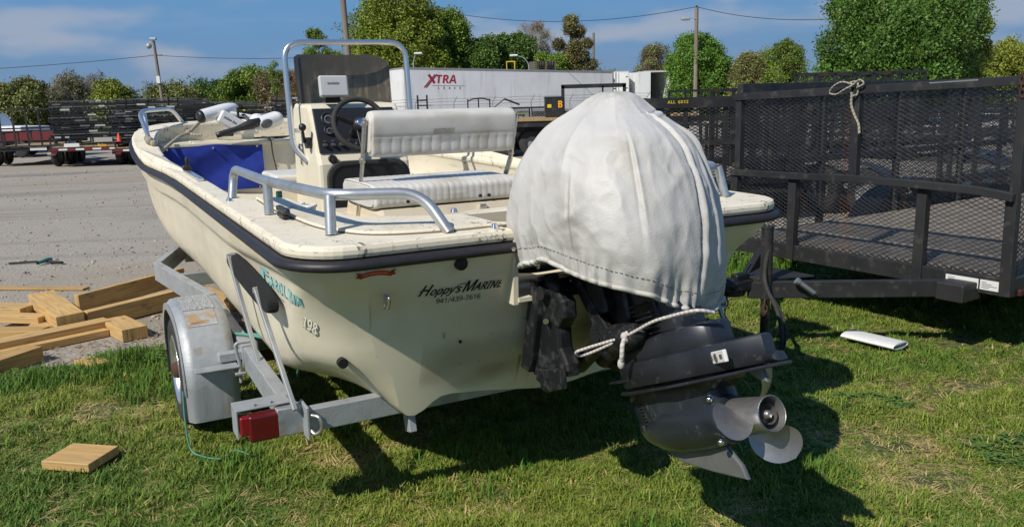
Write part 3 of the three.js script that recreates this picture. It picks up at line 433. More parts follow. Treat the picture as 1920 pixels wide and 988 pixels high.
  for (const [x, y, r] of [[-0.225, 1.475, 0.044], [-0.23, 1.405, 0.032]]) { const z = slope(y); CP('gauge', [flat(lathe([[0, 0.012], [r * 0.8, 0.012], [r * 0.86, 0.02], [r, 0.016], [r, 0]], 28).rotateX(PI / 2 - 0.4).translate(x, y, z + 0.014))], std({ color: lin(0.035, 0.035, 0.04), roughness: 0.3 }));
    CP('gauge_dial', [flat(new THREE.RingGeometry(r * 0.45, r * 0.62, 20, 1, 0.5, 4.4).rotateX(-0.4).translate(x, y + 0.0, z + 0.033))], std({ color: lin(0.16, 0.16, 0.16), roughness: 0.5 })); }
  for (let i = 0; i < 6; i++) CP('switch', [cyl([-0.27 + i * 0.052, 1.315, slope(1.315) + 0.01], [-0.27 + i * 0.052, 1.322, slope(1.315) + 0.042], 0.015, 0.010, 14), cyl([-0.27 + i * 0.052, 1.34, slope(1.34) + 0.012], [-0.27 + i * 0.052, 1.343, slope(1.34) + 0.03], 0.008, 0.008, 10)], std({ color: lin(0.07, 0.07, 0.075), roughness: 0.3 }));
  CP('key_switch', [cyl([-0.24, 1.232, -2.49], [-0.24, 1.232, -2.462], 0.026), cyl([-0.24, 1.232, -2.462], [-0.24, 1.226, -2.43], 0.012)], M.plastic);
  CP('throttle_control', [cyl([-0.33, 1.33, -2.62], [-0.365, 1.33, -2.62], 0.035), bar([-0.37, 1.33, -2.62], [-0.39, 1.42, -2.58], 0.016, 0.016), ball(0.024, -0.39, 1.43, -2.575)], M.plastic);
  CP('side_clip', [cyl([-0.33, 1.285, -2.86], [-0.345, 1.285, -2.86], 0.03), rbx(0.008, 0.11, 0.025, -0.337, 1.23, -2.86, 0.003)], M.chrome);
  const rr2 = (x0, x1, y0, y1, r) => { const o = []; for (const [cx, cy, a] of [[x1 - r, y1 - r, 0], [x0 + r, y1 - r, 90], [x0 + r, y0 + r, 180], [x1 - r, y0 + r, 270]]) for (let k = 0; k <= 8; k++) { const t = (a + k * 11.25) * PI / 180; o.push([cx + r * Math.cos(t), cy + r * Math.sin(t)]); } return o; };
  CP('footwell_recess', [ext(rr2(-0.275, 0.24, 0.66, 1.205, 0.10), 0.02, 'xy', -2.444, 0.004)], M.dark);
  CP('footwell_trim', [ext(rr2(-0.29, 0.255, 0.645, 1.22, 0.11), 0.035, 'xy', -2.444, 0.006, [rr2(-0.262, 0.227, 0.675, 1.192, 0.09)])], M.rubber);
  // steering wheel
  const sw = sub('steering_wheel', con), wq = new THREE.Matrix4().makeRotationX(-0.42).setPosition(-0.075, 1.445, -2.40), W = (n, g, m) => BP(n, merge(Array.isArray(g) ? g : [g]).applyMatrix4(wq), m, sw);
  W('wheel_rim', flat(new THREE.TorusGeometry(0.165, 0.0165, 14, 56)), M.rubber);
  for (const a of [0.35, PI - 0.35, -PI / 2]) W('wheel_spoke', bar([0.02 * Math.cos(a), 0.02 * Math.sin(a), -0.02], [0.155 * Math.cos(a), 0.155 * Math.sin(a), -0.002], 0.05, 0.012), M.plastic);
  W('wheel_hub', [flat(lathe([[0, 0.03], [0.03, 0.026], [0.045, 0.008], [0.045, -0.03]], 24).rotateX(PI / 2)), flat(new THREE.CylinderGeometry(0.025, 0.03, 0.14, 16).rotateX(PI / 2).translate(0, 0, -0.1))], M.plastic);
  W('hub_cap', flat(lathe([[0, 0.006], [0.02, 0.004], [0.026, 0]], 20).rotateX(PI / 2).translate(0, 0, 0.03)), M.chrome);
  // console rail and smoked windscreen
  const cr = CP('console_rail', [pipe([[-0.325, 1.20, -2.74], [-0.40, 1.29, -2.80], [-0.405, 1.955, -2.86], [0.42, 1.965, -2.86], [0.425, 1.30, -2.80], [0.28, 1.20, -2.74]], 0.0185, 0.12, 120, 12), cyl([-0.402, 1.40, -2.81], [-0.33, 1.40, -2.81], 0.014), cyl([0.422, 1.42, -2.81], [0.27, 1.42, -2.81], 0.014)], M.alu);
  const scrT = colorTex(256, 256, (u, v) => { const n = fA(u, v), d = fC(u * 1.0, v * 0.15); let c = mixc([0.085, 0.072, 0.052], [0.22, 0.18, 0.125], sstep(0.45, 0.75, d) * sstep(0.95, 0.2, v)); c = mixc(c, [0.20, 0.165, 0.115], sstep(0.75, 0.2, v) * 0.35 * n * 1.6); return c; }, false);
  CP('windscreen', [flat(grid(24, 12, (u, v) => { const x = lerp(-0.325, 0.325, u), y = lerp(1.56, 1.885, v), cut = sstep(0.86, 1, u) * sstep(0.8, 1, v) * 0.04 + sstep(0.05, 0, u) * sstep(0.9, 1, v) * 0.02; return [x, y - cut, -2.93 - v * 0.035 + 0.03 * Math.pow(u * 2 - 1, 4), u, v]; })), flat(grid(24, 12, (u, v) => { const x = lerp(-0.325, 0.325, u), y = lerp(1.56, 1.885, v), cut = sstep(0.86, 1, u) * sstep(0.8, 1, v) * 0.04 + sstep(0.05, 0, u) * sstep(0.9, 1, v) * 0.02; return [x, y - cut, -2.937 - v * 0.035 + 0.03 * Math.pow(u * 2 - 1, 4), u, v]; }))], phy({ map: scrT, roughness: 0.16, transparent: true, opacity: 0.8, clearcoat: 0.2 }));
  CP('windscreen_edge', [bar([-0.318, 1.57, -2.80], [-0.318, 1.86, -2.835], 0.022, 0.012)], M.plastic);
  // cooler seat ahead of the console
  CP('cooler_seat', [rbx(0.74, 0.42, 0.42, -0.10, 0.83, -3.28, 0.03, 3)], M.liner); CP('cooler_cushion', [rbx(0.75, 0.06, 0.43, -0.10, 1.065, -3.28, 0.025, 3)], M.vinyl);
  // leaning seat with the swing backrest
  const seat = sub('helm_seat', boat), SP = (n, g, m, par = seat) => BP(n, g, m, par);
  SP('seat_base', [ext([[-1.02, 0.61], [-1.04, 0.90], [-1.135, 1.085], [-1.64, 1.085], [-1.74, 0.90], [-1.76, 0.61]], 0.76, 'zy', -0.04, 0.02), ext([[-0.93, 0.61], [-0.96, 0.98], [-1.03, 1.02], [-1.80, 1.02], [-1.86, 0.61]], 0.90, 'zy', -0.05, 0.03)], M.seatBase);
  const pleat = (u) => 0.0035 * Math.pow(Math.abs(Math.sin(u * PI * 22)), 0.35);
  const cu = SP('seat_cushion', flat(grid(136, 48, (u, v) => { const a = v * 2 * PI, e = 5.5, ca = Math.cos(a), sa = Math.sin(a), r = Math.pow(Math.pow(Math.abs(ca), e) + Math.pow(Math.abs(sa), e), -1 / e), end = 0.93 + 0.07 * Math.pow(Math.max(0, 1 - Math.pow(Math.abs(u * 2 - 1), 30)), 1 / 3), X = lerp(-0.435, 0.345, u); return [X, 1.142 + 0.06 * r * sa * end + (sa > 0.3 ? pleat(u) * end * 0.6 : 0), -1.40 + 0.252 * r * ca * end + (ca > 0 ? pleat(u) * end : 0), X, v]; })), M.vinyl);
  SP('cushion_ends', [ext(Array.from({ length: 24 }, (_, k) => { const a = k / 24 * 2 * PI, e = 5.5, ca = Math.cos(a), sa = Math.sin(a), r = Math.pow(Math.pow(Math.abs(ca), e) + Math.pow(Math.abs(sa), e), -1 / e); return [-1.40 + 0.235 * r * ca, 1.142 + 0.052 * r * sa]; }), 0.012, 'zy', -0.433, 0.004)], M.vinyl);
  for (const x of [-0.27, -0.22, 0.12, 0.17]) SP('vent_eyelet', [cyl([x, 1.118, -1.150], [x, 1.118, -1.136], 0.008, 0.008, 10)], M.dark);
  // backrest: a D-shaped bolster, plain above and pleated below
  const bprof = [[0.035, -0.105], [0.050, -0.09], [0.052, -0.03], [0.060, 0.0], [0.062, 0.05], [0.055, 0.088], [0.03, 0.108], [-0.005, 0.112], [-0.035, 0.095], [-0.045, 0.04], [-0.045, -0.06], [-0.035, -0.1], [0.0, -0.11]];
  const bc = new THREE.CatmullRomCurve3(bprof.map(([a, b]) => V(a, b, 0)), true).getPoints(72), lean = 0.10;
  const bend = (u) => Math.pow(Math.max(0, 1 - Math.pow(Math.abs(u * 2 - 1), 26)), 1 / 6);
  SP('backrest', flat(grid(140, 72, (u, v) => { const q = bc[Math.round(v * 72) % bc.length], low = q.y < -0.005 && q.x > 0.02; const k = lerp(0.72, 1, bend(u)); const b = q.x * k + (low ? 0.004 * Math.pow(Math.abs(Math.sin(u * PI * 15 + 0.3)), 0.4) * sstep(0, -0.03, q.y) : 0) - 0.002 * Math.exp(-Math.pow((q.y + 0.005) / 0.006, 2)) * (q.x > 0 ? 1 : 0); return [lerp(-0.405, 0.385, u), 1.438 + q.y * k - b * lean, -1.29 + b + q.y * lean, u, v]; })), M.vinyl);
  for (const u of [0, 1]) SP('backrest_end', [ext(bc.slice(0, 72).filter((_, i) => i % 2 === 0).map((q) => [-1.29 + q.x * 0.80 + q.y * 0.8 * lean, 1.438 + q.y * 0.80 - q.x * lean]), 0.016, 'zy', u ? 0.381 : -0.401, 0.005)], M.vinyl);
  SP('maker_emboss', flat(grid(8, 2, (u, v) => { const y = lerp(1.425, 1.462, v); return [lerp(-0.10, 0.055, u), y, -1.29 + 0.0655 + (y - 1.438) * lean, u, v]; })), print(512, 96, (c) => { c.font = 'italic bold 84px sans-serif'; c.strokeStyle = '#8d887c'; c.lineWidth = 7; c.strokeText('BESTWAY', 30, 78); }));
  for (const s of [0, 1]) { const x = s ? 0.405 : -0.425; SP('backrest_post', [bar([x, 1.515, -1.27], [x, 1.27, -1.345], 0.012, 0.032, 0.003), bar([x, 1.28, -1.342], [x - (s ? 0.03 : 0.0), 1.0, -1.46], 0.012, 0.030, 0.003), cyl([x - 0.012, 1.31, -1.335], [x + 0.012, 1.31, -1.335], 0.014), cyl([x - 0.012, 1.49, -1.275], [x + 0.012, 1.49, -1.275], 0.012)], M.steel); }
  SP('seat_latch', [rbx(0.04, 0.02, 0.03, 0.12, 1.07, -1.12, 0.005)], M.chrome);
}

// ------------------------------------------------------------------ the galvanised trailer under the boat
{
  const [tr, TP] = onBoat('boat_trailer', 'galvanised boat trailer carrying the cream open boat', 'boat trailer', [0, 0, -2.0]);
  for (const s of [-1, 1]) {
    // side rail: tail, along the hull, out past the wheel, then in to the coupler
    const R = [[-1.06, 0.44, s < 0 ? -0.40 : -0.75], [-1.05, 0.44, -1.3], [-1.04, 0.44, -2.35], [-1.215, 0.42, -3.62], [-0.96, 0.42, -4.35], [-0.04, 0.42, -6.6]].map(([x, y, z]) => [-s * x, y, z]);
    const rail = TP('side_rail', [bar(R[0], R[1], 0.055, 0.11, 0.005), bar(R[1], R[2], 0.055, 0.11, 0.005), bar(R[2], R[3], 0.05, 0.125, 0.005), bar(R[3], R[4], 0.05, 0.125, 0.005), bar(R[4], R[5], 0.05, 0.10, 0.005)], M.galv, tr);
    TP('u_bolt', [pipe([[-s * -1.10, 0.42, -1.22], [-s * -1.115, 0.52, -1.22], [-s * -1.02, 0.52, -1.22], [-s * -1.01, 0.42, -1.22]], 0.008, 0.02, 40, 8), cyl([-s * -1.10, 0.43, -1.22], [-s * -1.10, 0.33, -1.22], 0.008), rbx(0.05, 0.012, 0.04, -s * -1.10, 0.375, -1.22, 0.003)], M.galv, rail);
    // mudguard: a wide arch with a flat rough tread on top
    const C = [0.285, -1.71], ro = 0.375, arch = (w0, w1, r, lip) => flat(grid(44, 10, (u, v) => { const a = lerp(-0.10, PI + 0.10, u), x = lerp(w0, w1, v), edge = 0.03 * (Math.pow(Math.abs(v * 2 - 1), 10)); const fl = 1 - 0.09 * Math.pow(Math.abs(Math.sin(a)), 8); return [s * x, C[0] + (r - edge) * Math.sin(a) * fl - (a < 0 || a > PI ? 0.10 : 0), C[1] + (r * 1.16 - edge) * Math.cos(a), x, u * 1.4]; }));
    const fen = TP('mudguard', [arch(1.095, 1.335, ro, 1), arch(1.10, 1.33, ro - 0.006, 1), ext(Array.from({ length: 31 }, (_, k) => { const a = lerp(-0.02, PI + 0.02, k / 30), fl = 1 - 0.09 * Math.pow(Math.sin(a), 8); return [C[1] + (ro * 1.16 - 0.02) * Math.cos(a), C[0] + (ro - 0.02) * Math.sin(a) * fl]; }).concat(Array.from({ length: 31 }, (_, k) => { const a = lerp(PI, 0, k / 30), fl = 1 - 0.09 * Math.pow(Math.sin(a), 8); return [C[1] + (ro * 1.16 - 0.055) * Math.cos(a), C[0] + (ro - 0.055) * Math.sin(a) * fl]; })), 0.006, 'zy', s * 1.335, 0)], M.galv, tr);
    TP('step_tread', flat(grid(16, 10, (u, v) => { const a = lerp(1.20, 1.92, u), x = lerp(1.14, 1.29, v); const fl = 1 - 0.09 * Math.pow(Math.sin(a), 8); return [s * x, C[0] + ro * Math.sin(a) * fl + 0.003, C[1] + ro * 1.16 * Math.cos(a), x, u * 0.3]; })), M.galvRough, fen);
    TP('rust_patch', flat(grid(16, 10, (u, v) => { const a = lerp(0.86, 1.19, u), x = lerp(1.15, 1.285, v); const fl = 1 - 0.09 * Math.pow(Math.sin(a), 8); return [s * x, C[0] + ro * Math.sin(a) * fl + 0.0025, C[1] + ro * 1.16 * Math.cos(a), x, u * 0.2]; })), M.galvRust, fen);
    TP('mudguard_step', [rbx(0.19, 0.008, 0.07, s * 1.20, 0.408, -1.245, 0.003)], M.galv, fen);
    for (const z of [-1.30, -2.1]) TP('mudguard_bracket', rbx(0.12, 0.04, 0.05, s * 1.12, 0.44, z, 0.004), M.galv, fen);
    // wheel
    const wh = sub('wheel', tr), Wp = (n, g, m) => TP(n, g, m, wh), at = (g) => flat(g.rotateZ(-s * PI / 2).translate(s * 1.245, 0.283, -1.71));
    Wp('tyre', at(lathe([[0.17, -0.075], [0.20, -0.088], [0.245, -0.090], [0.272, -0.075], [0.283, -0.055], [0.286, 0], [0.283, 0.055], [0.272, 0.075], [0.245, 0.090], [0.20, 0.088], [0.17, 0.075]], 56)), M.rubber);
    Wp('rim', at(lathe([[0.172, -0.08], [0.178, -0.082], [0.168, 0.06], [0.178, 0.084], [0.170, 0.090], [0.155, 0.07], [0.145, 0.030], [0.075, 0.045], [0.06, 0.05], [0, 0.05]], 48)), M.alu);
    Wp('hub', at(lathe([[0.045, 0.04], [0.045, 0.075], [0.035, 0.10], [0, 0.105]], 24)), M.rust);
    for (let k = 0; k < 5; k++) Wp('wheel_nut', at(cyl([0.06 * Math.cos(k * 1.257), 0.045, 0.06 * Math.sin(k * 1.257)], [0.06 * Math.cos(k * 1.257), 0.065, 0.06 * Math.sin(k * 1.257)], 0.011, 0.009, 6)), M.rust);
    // tail lamp on its bracket at the rail's end
    if (s < 0) { const lamp = TP('lamp_bracket', [rbx(0.20, 0.006, 0.10, s * 1.16, 0.505, -0.45, 0.002), rbx(0.006, 0.11, 0.10, s * 1.257, 0.45, -0.45, 0.002), rbx(0.10, 0.11, 0.05, s * 1.07, 0.44, -0.395, 0.006), rbx(0.012, 0.13, 0.10, s * 1.02, 0.44, -0.36, 0.004)], M.galv, tr);
    TP('lamp_lens', rbx(0.115, 0.105, 0.05, s * 1.165, 0.435, -0.395, 0.012, 3), M.redDark, lamp);
    TP('side_lens', rbx(0.05, 0.075, 0.055, s * 1.225, 0.445, -0.415, 0.008, 3), M.red, lamp);
    for (const [a, b] of [[0.03, 0.03], [-0.03, 0.03]]) TP('bolt', cyl([s * 1.16 + a, 0.505, -0.44 + b * 0.5], [s * 1.16 + a, 0.515, -0.44 + b * 0.5], 0.008, 0.008, 6), M.galv, lamp);
    TP('tie_hook', spline([[s * 1.005, 0.47, -0.315], [s * 0.985, 0.465, -0.29], [s * 0.98, 0.42, -0.285], [s * 1.0, 0.40, -0.30], [s * 1.01, 0.41, -0.32]], 0.008, 30), M.steel, lamp); }
    // guide posts and the black carpeted guide pad they carry
    TP('guide_post', [bar([s * 1.058, 0.49, -0.99], [s * 1.105, 0.935, -1.235], 0.018, 0.018, 0.003), rbx(0.04, 0.022, 0.018, s * 1.095, 0.925, -1.23, 0.003)], M.galv, tr);
    TP('guide_post', [bar([s * 1.058, 0.49, -0.345], [s * 1.105, 0.895, -0.675], 0.018, 0.018, 0.003), rbx(0.04, 0.022, 0.018, s * 1.095, 0.885, -0.67, 0.003)], M.galv, tr);
    TP('guide_pad', [(() => { const g = ext(Array.from({ length: 36 }, (_, k) => { const a = k / 36 * 2 * PI, q = 3.4, ca = Math.cos(a), sa = Math.sin(a), f = Math.pow(Math.pow(Math.abs(ca), q) + Math.pow(Math.abs(sa), q), -1 / q); return [0.43 * f * ca, 0.050 * f * sa]; }), 0.045, 'zy', 0, 0.012); return boxUV(g.applyMatrix4(new THREE.Matrix4().makeRotationFromEuler(new THREE.Euler(0.045, 0, 0)).setPosition(s * 1.076, 0.872, -0.925))); })()], M.carpet, tr);
    // wooden keel bunk under the hull
    TP('bunk', [rbx(0.10, 0.06, 2.2, s * 0.35, 0.405, -1.9, 0.02)], M.carpet, tr);
  }
  for (const [z, y, w] of [[-0.36, 0.44, 2.04], [-1.85, 0.36, 2.04], [-3.45, 0.37, 2.36], [-4.35, 0.37, 1.9]]) TP('cross_member', bar([-w / 2, y, z], [z > -1 ? 0.92 : w / 2, y, z], 0.05, 0.09, 0.005), M.galv, tr);
  TP('axle', cyl([-1.2, 0.283, -1.71], [1.2, 0.283, -1.71], 0.03), M.rust, tr);
  TP('drawbar', bar([0, 0.42, -6.5], [0, 0.42, -7.4], 0.08, 0.10, 0.006), M.galv, tr);
  TP('tongue_jack', [cyl([0.10, 0.05, -6.9], [0.10, 0.75, -6.9], 0.03), cyl([0.10, 0, -6.9], [0.10, 0.05, -6.9], 0.07)], M.galv, tr);
  TP('roller_stand', [bar([-0.60, 0.44, -0.40], [-0.60, 0.30, -0.36], 0.03, 0.06, 0.003), bar([-0.60, 0.44, -0.36], [-0.60, 0.41, -0.30], 0.05, 0.03, 0.003)], M.galv, tr);
  // old cords
  const [c1, C1] = onBoat('cord', 'teal cord tied round the galvanised trailer frame behind the mudguard', 'cord', [-1.0, 0.5, -1.3]);
  C1('strand', [spline([[-1.09, 0.505, -1.45], [-1.02, 0.508, -1.36], [-0.95, 0.50, -1.26], [-0.88, 0.47, -1.20], [-0.82, 0.40, -1.25], [-0.80, 0.25, -1.4]], 0.007, 50), spline([[-1.02, 0.512, -1.39], [-0.94, 0.49, -1.32], [-0.88, 0.44, -1.25], [-0.84, 0.34, -1.28]], 0.006, 40)], M.teal);
  const [c2, C2] = onBoat('cord', 'thin teal string hanging from the left mudguard to the grass', 'cord', [-1.33, 0.0, -1.30]);
  C2('strand', [spline([[-1.345, 0.30, -1.32], [-1.35, 0.16, -1.30], [-1.34, 0.03, -1.27], [-1.30, 0.015, -1.2], [-1.22, 0.02, -1.12], [-1.17, 0.03, -1.16], [-1.10, 0.02, -1.08]], 0.004, 50)], M.teal);
}

// ------------------------------------------------------------------ the outboard motor, tilted up; its own axes: u aft along the plates, v up
const TILT = new THREE.Matrix4().makeRotationX(-24 * PI / 180).setPosition(0, 0.9, 0.1);
{
  const [mo, MP] = onBoat('outboard_motor', 'black outboard motor tilted up on the stern under the white cover', 'outboard motor', [0, 0.45, 0.3]);
  const E = (n, g, m, par = mo) => MP(n, merge(Array.isArray(g) ? g : [g]).applyMatrix4(TILT), m, par);
  // clamp brackets on the transom (boat axes)
  for (const s of [-1, 1]) {
    const b = MP('clamp_bracket', [ext([[-0.03, 0.955], [0.03, 0.975], [0.10, 0.93], [0.155, 0.90], [0.165, 0.84], [0.125, 0.79], [0.135, 0.72], [0.18, 0.67], [0.185, 0.625], [0.10, 0.60], [0.03, 0.56], [-0.06, 0.56], [-0.085, 0.64], [-0.055, 0.75], [-0.02, 0.88]], 0.065, 'zy', s * 0.175, 0.014), ext([[-0.02, 0.95], [0.035, 0.955], [0.02, 0.80], [-0.01, 0.66], [-0.04, 0.58], [-0.10, 0.585]], 0.15, 'zy', s * 0.165, 0.010), ball(0.045, s * 0.19, 0.93, 0.07, 0.7, 1, 1)], M.bracket, mo);
    MP('bracket_ear', [ext([[0.03, 0.62], [0.19, 0.66], [0.20, 0.59], [0.12, 0.555], [0.02, 0.57]], 0.03, 'zy', s * 0.225, 0.006, [])], M.bracket, b);
    for (const [z, y] of [[0.06, 0.605], [0.10, 0.60], [0.14, 0.615]]) MP('bolt_hole', cyl([s * 0.238, y, z], [s * 0.243, y, z], 0.007, 0.007, 10), M.dark, b);
    MP('mounting_bolt', [cyl([s * 0.19, 0.82, 0.02], [s * 0.235, 0.815, 0.09], 0.011, 0.011, 12)], M.chrome, b);
    MP('mounting_bolt', [cyl([s * 0.15, 0.555, -0.06], [s * 0.19, 0.545, 0.03], 0.028, 0.028, 12), ball(0.03, s * 0.19, 0.545, 0.03)], M.bracket, b);
  }
  MP('tilt_tube', cyl([-0.24, 0.915, 0.06], [0.24, 0.915, 0.06], 0.026), M.bracket, mo);
  MP('trim_ram', [cyl([-0.05, 0.60, 0.03], [-0.04, 0.80, 0.25], 0.035, 0.028), cyl([0.06, 0.60, 0.03], [0.06, 0.80, 0.25], 0.035, 0.028)], M.bracket, mo);
  // swivel bracket and its ribbed side plates
  E('swivel_bracket', [ext([[-0.08, 0.08], [0.12, 0.14], [0.28, 0.10], [0.26, -0.14], [0.20, -0.24], [0.05, -0.26], [-0.04, -0.20], [0.02, -0.08]], 0.17, 'zy', 0, 0.02), ext([[0.0, 0.10], [0.03, 0.12], [0.20, -0.20], [0.16, -0.24], [0.12, -0.20]], 0.03, 'zy', -0.115, 0.006), ext([[0.0, 0.10], [0.03, 0.12], [0.20, -0.20], [0.16, -0.24], [0.12, -0.20]], 0.03, 'zy', 0.115, 0.006), rbx(0.05, 0.16, 0.10, -0.10, -0.02, 0.14, 0.012), cyl([-0.13, -0.16, 0.09], [0.13, -0.16, 0.09], 0.03)], M.bracket);
  // midsection, adapter and the pivot cone on its flank
  const plan = (half0, v0, v1, bev) => { const half = new THREE.CatmullRomCurve3(half0.map(([u, x]) => V(u, x, 0))).getPoints(half0.length * 4).map((p) => [p.x, p.y]); return flat(toCreasedNormals(ext([...half, ...half.slice().reverse().map(([u, x]) => [u, -x])].map(([u, x]) => [x, u]), v1 - v0, 'xz', (v0 + v1) / 2, bev), 0.5)); };
  E('midsection', [plan([[0.24, 0.045], [0.28, 0.075], [0.36, 0.085], [0.43, 0.078], [0.47, 0.05], [0.48, 0.015]], -0.27, 0.05, 0.018)], M.engine);
  E('flank_panel', [ext([[0.29, 0.03], [0.30, -0.08], [0.33, -0.18], [0.42, -0.18], [0.42, 0.03]], 0.184, 'zy', 0, 0.010)], M.engine);
  E('lower_cowl', [plan([[0.13, 0.05], [0.17, 0.085], [0.25, 0.10], [0.46, 0.10], [0.54, 0.080], [0.585, 0.045], [0.595, 0.015]], -0.30, -0.212, 0.016)], M.engine);
  E('lower_cowl_step', [plan([[0.11, 0.05], [0.15, 0.10], [0.22, 0.122], [0.42, 0.125], [0.53, 0.110], [0.62, 0.088], [0.70, 0.058], [0.77, 0.020]], -0.372, -0.285, 0.014)], M.engine);
  E('cowl_tail', [ext([[0.50, -0.37], [0.56, -0.28], [0.61, -0.295], [0.66, -0.318], [0.80, -0.345], [0.81, -0.37]], 0.05, 'zy', 0, 0.012)], M.engine);
  const cone = (g) => flat(g.rotateX(PI / 2)); // axis along u
  E('pivot_cone', [cone(lathe([[0, 0.0], [0.045, 0.0], [0.055, 0.03], [0.05, 0.10], [0.035, 0.16], [0.012, 0.19], [0, 0.195]], 24)).translate(-0.115, -0.20, 0.17)], M.bracket);
  for (let k = 0; k < 6; k++) E('cooling_rib', rbx(0.012, 0.006, 0.10 - k * 0.004, -0.116, -0.11 - k * 0.016, 0.36 + k * 0.006, 0.002), M.bracket);
  E('flank_cap', cyl([-0.112, -0.045, 0.42], [-0.122, -0.045, 0.42], 0.024), M.bracket);
  { const q = (g) => flat(g.rotateY(-0.33).translate(-0.0935, -0.326, 0.655)); const an = E('anode', q(rbx(0.012, 0.036, 0.118, 0, 0, 0, 0.003)), M.paper); for (const z of [-0.036, 0.036]) E('anode_slot', q(rbx(0.003, 0.013, 0.02, -0.0065, 0, z, 0.001)), M.steel, an); E('anode_dial', q(cyl([-0.005, 0, 0], [-0.010, 0, 0], 0.012)), M.steel, an); }
  // plates
  const plate = (half, v, t, droop) => { const g = ext([...half, ...half.slice().reverse().map(([u, x]) => [u, -x])].map(([u, x]) => [x, u]), t, 'xz', v, 0.003); const p = g.attributes.position; for (let i = 0; i < p.count; i++) p.setY(i, p.getY(i) - droop * Math.max(0, Math.abs(p.getX(i)) - 0.05)); g.computeVertexNormals(); return g; };
  E('splash_plate', plate([[0.0, 0.02], [0.05, 0.09], [0.15, 0.122], [0.38, 0.126], [0.50, 0.112], [0.60, 0.09], [0.64, 0.02]], -0.338, 0.008, 0.04), M.engine);
  E('cavitation_plate', plate([[0.07, 0.05], [0.13, 0.105], [0.22, 0.135], [0.44, 0.138], [0.60, 0.105], [0.73, 0.055], [0.83, 0.010]], -0.380, 0.010, 0.06), M.engine);
  E('plate_web', [ext([[0.10, -0.42], [0.12, -0.345], [0.66, -0.345], [0.58, -0.40], [0.52, -0.43]], 0.13, 'zy', 0, 0.02)], M.gearcase);
  // gearcase: a foil-shaped leg, the torpedo, the skeg
  const foil = (chord, x) => x * 0.0;
  E('gearcase_leg', flat(grid(40, 14, (a, b) => { const v = lerp(-0.375, -0.515, b), u0 = lerp(0.045, 0.095, b), u1 = lerp(0.54, 0.545, b), t = a * 2 * PI, c = 0.5 - 0.5 * Math.cos(t), th = lerp(0.108, 0.128, b) * 2.4 * Math.sqrt(c) * (1.02 - c * 0.72); return [Math.sign(Math.sin(t)) * th * 0.62 * Math.min(1, Math.abs(Math.sin(t)) * 4), v, lerp(u0, u1, c), v, c]; }, true)), M.gearcase);
  E('gearcase', [cone(lathe([[0, 0.075], [0.018, 0.082], [0.040, 0.102], [0.064, 0.145], [0.084, 0.21], [0.096, 0.31], [0.090, 0.44], [0.077, 0.535], [0.068, 0.555], [0, 0.555]], 40)).translate(0, -0.515, 0)], M.gearcase);
  for (let k = 0; k < 7; k++) for (const s of [-1, 1]) E('water_slot', rbx(0.006, 0.006, 0.02, s * (0.0745 + k * 0.0016), -0.43 - k * 0.011, 0.185 + k * 0.004, 0.002), M.dark);
  E('skeg', [ext([[0.13, -0.56], [0.20, -0.615], [0.25, -0.642], [0.40, -0.676], [0.548, -0.702], [0.538, -0.66], [0.49, -0.60], [0.455, -0.56]], 0.018, 'zy', 0, 0.006)], M.skeg);
  E('trim_tab', [ext([[0.63, -0.36], [0.72, -0.36], [0.735, -0.425], [0.71, -0.42]], 0.016, 'zy', 0.0, 0.005)], M.skeg);
  for (const b of [[0.011, -0.06, -0.445, 0.53], [0.011, -0.065, -0.575, 0.54]]) E('bolt', ball(...b), M.chrome);
  // propeller: hollow hub and three twisted blades
  const pr = sub('propeller', mo), Q = (n, g, m = M.prop) => E(n, g, m, pr);
  Q('hub', [cone(lathe([[0.030, 0.70], [0.034, 0.60], [0.046, 0.60], [0.056, 0.557], [0.058, 0.565], [0.055, 0.63], [0.052, 0.68], [0.0545, 0.712], [0.049, 0.714], [0.043, 0.66], [0.030, 0.60]], 36)).translate(0, -0.515, 0)]);
  Q('hub_nut', [cone(lathe([[0, 0.70], [0.012, 0.70], [0.014, 0.67], [0.028, 0.67], [0.028, 0.60]], 12)).translate(0, -0.515, 0), cone(lathe([[0, 0.635], [0.048, 0.635]], 20)).translate(0, -0.515, 0)], M.steel);
  for (let k = 0; k < 3; k++) Q('blade', flat(grid(26, 18, (a, b) => {
    const r = lerp(0.050, 0.170, b), wid = 0.80 * Math.pow(Math.sin(PI * clamp(0.30 + b * 0.70, 0, 1)), 0.55) * (b > 0.93 ? Math.sqrt(Math.max(0, (1 - b) / 0.07)) * 0.9 + 0.1 : 1), th = k * 2.094 + 2.75 - lerp(-0.66, 0.66, a) * wid - b * 0.15;
    const u = 0.638 + lerp(-0.62, 0.62, a) * wid * 0.095 + b * 0.03;
    return [r * Math.sin(th), -0.515 + r * Math.cos(th), u, a * 0.2, b * 0.2];
  })));
  // white cord holding the motor up
  const [rp, RP] = onBoat('tie_rope', 'white cord knotted round the black outboard below its cover', 'rope', [-0.12, 0.72, 0.27]);
  RP('strand', [spline([[-0.10, 0.985, 0.74], [-0.135, 0.93, 0.60], [-0.15, 0.845, 0.46], [-0.20, 0.765, 0.30], [-0.215, 0.742, 0.26], [-0.20, 0.725, 0.25], [-0.19, 0.74, 0.29], [-0.15, 0.835, 0.45]], 0.0055, 90), spline([[-0.05, 0.98, 0.76], [-0.10, 0.99, 0.745], [-0.13, 0.94, 0.62]], 0.0055, 20)], M.ropeWhite);
  RP('knot', [ball(0.014, -0.152, 0.842, 0.455), ball(0.011, -0.155, 0.83, 0.462), ball(0.010, -0.147, 0.852, 0.462)], M.ropeWhite);
  RP('tail', [spline([[-0.155, 0.838, 0.46], [-0.175, 0.82, 0.475], [-0.18, 0.79, 0.48], [-0.175, 0.755, 0.47]], 0.008, 30), ball(0.012, -0.176, 0.756, 0.47, 1, 1.6, 1)], M.ropeWhite);
}

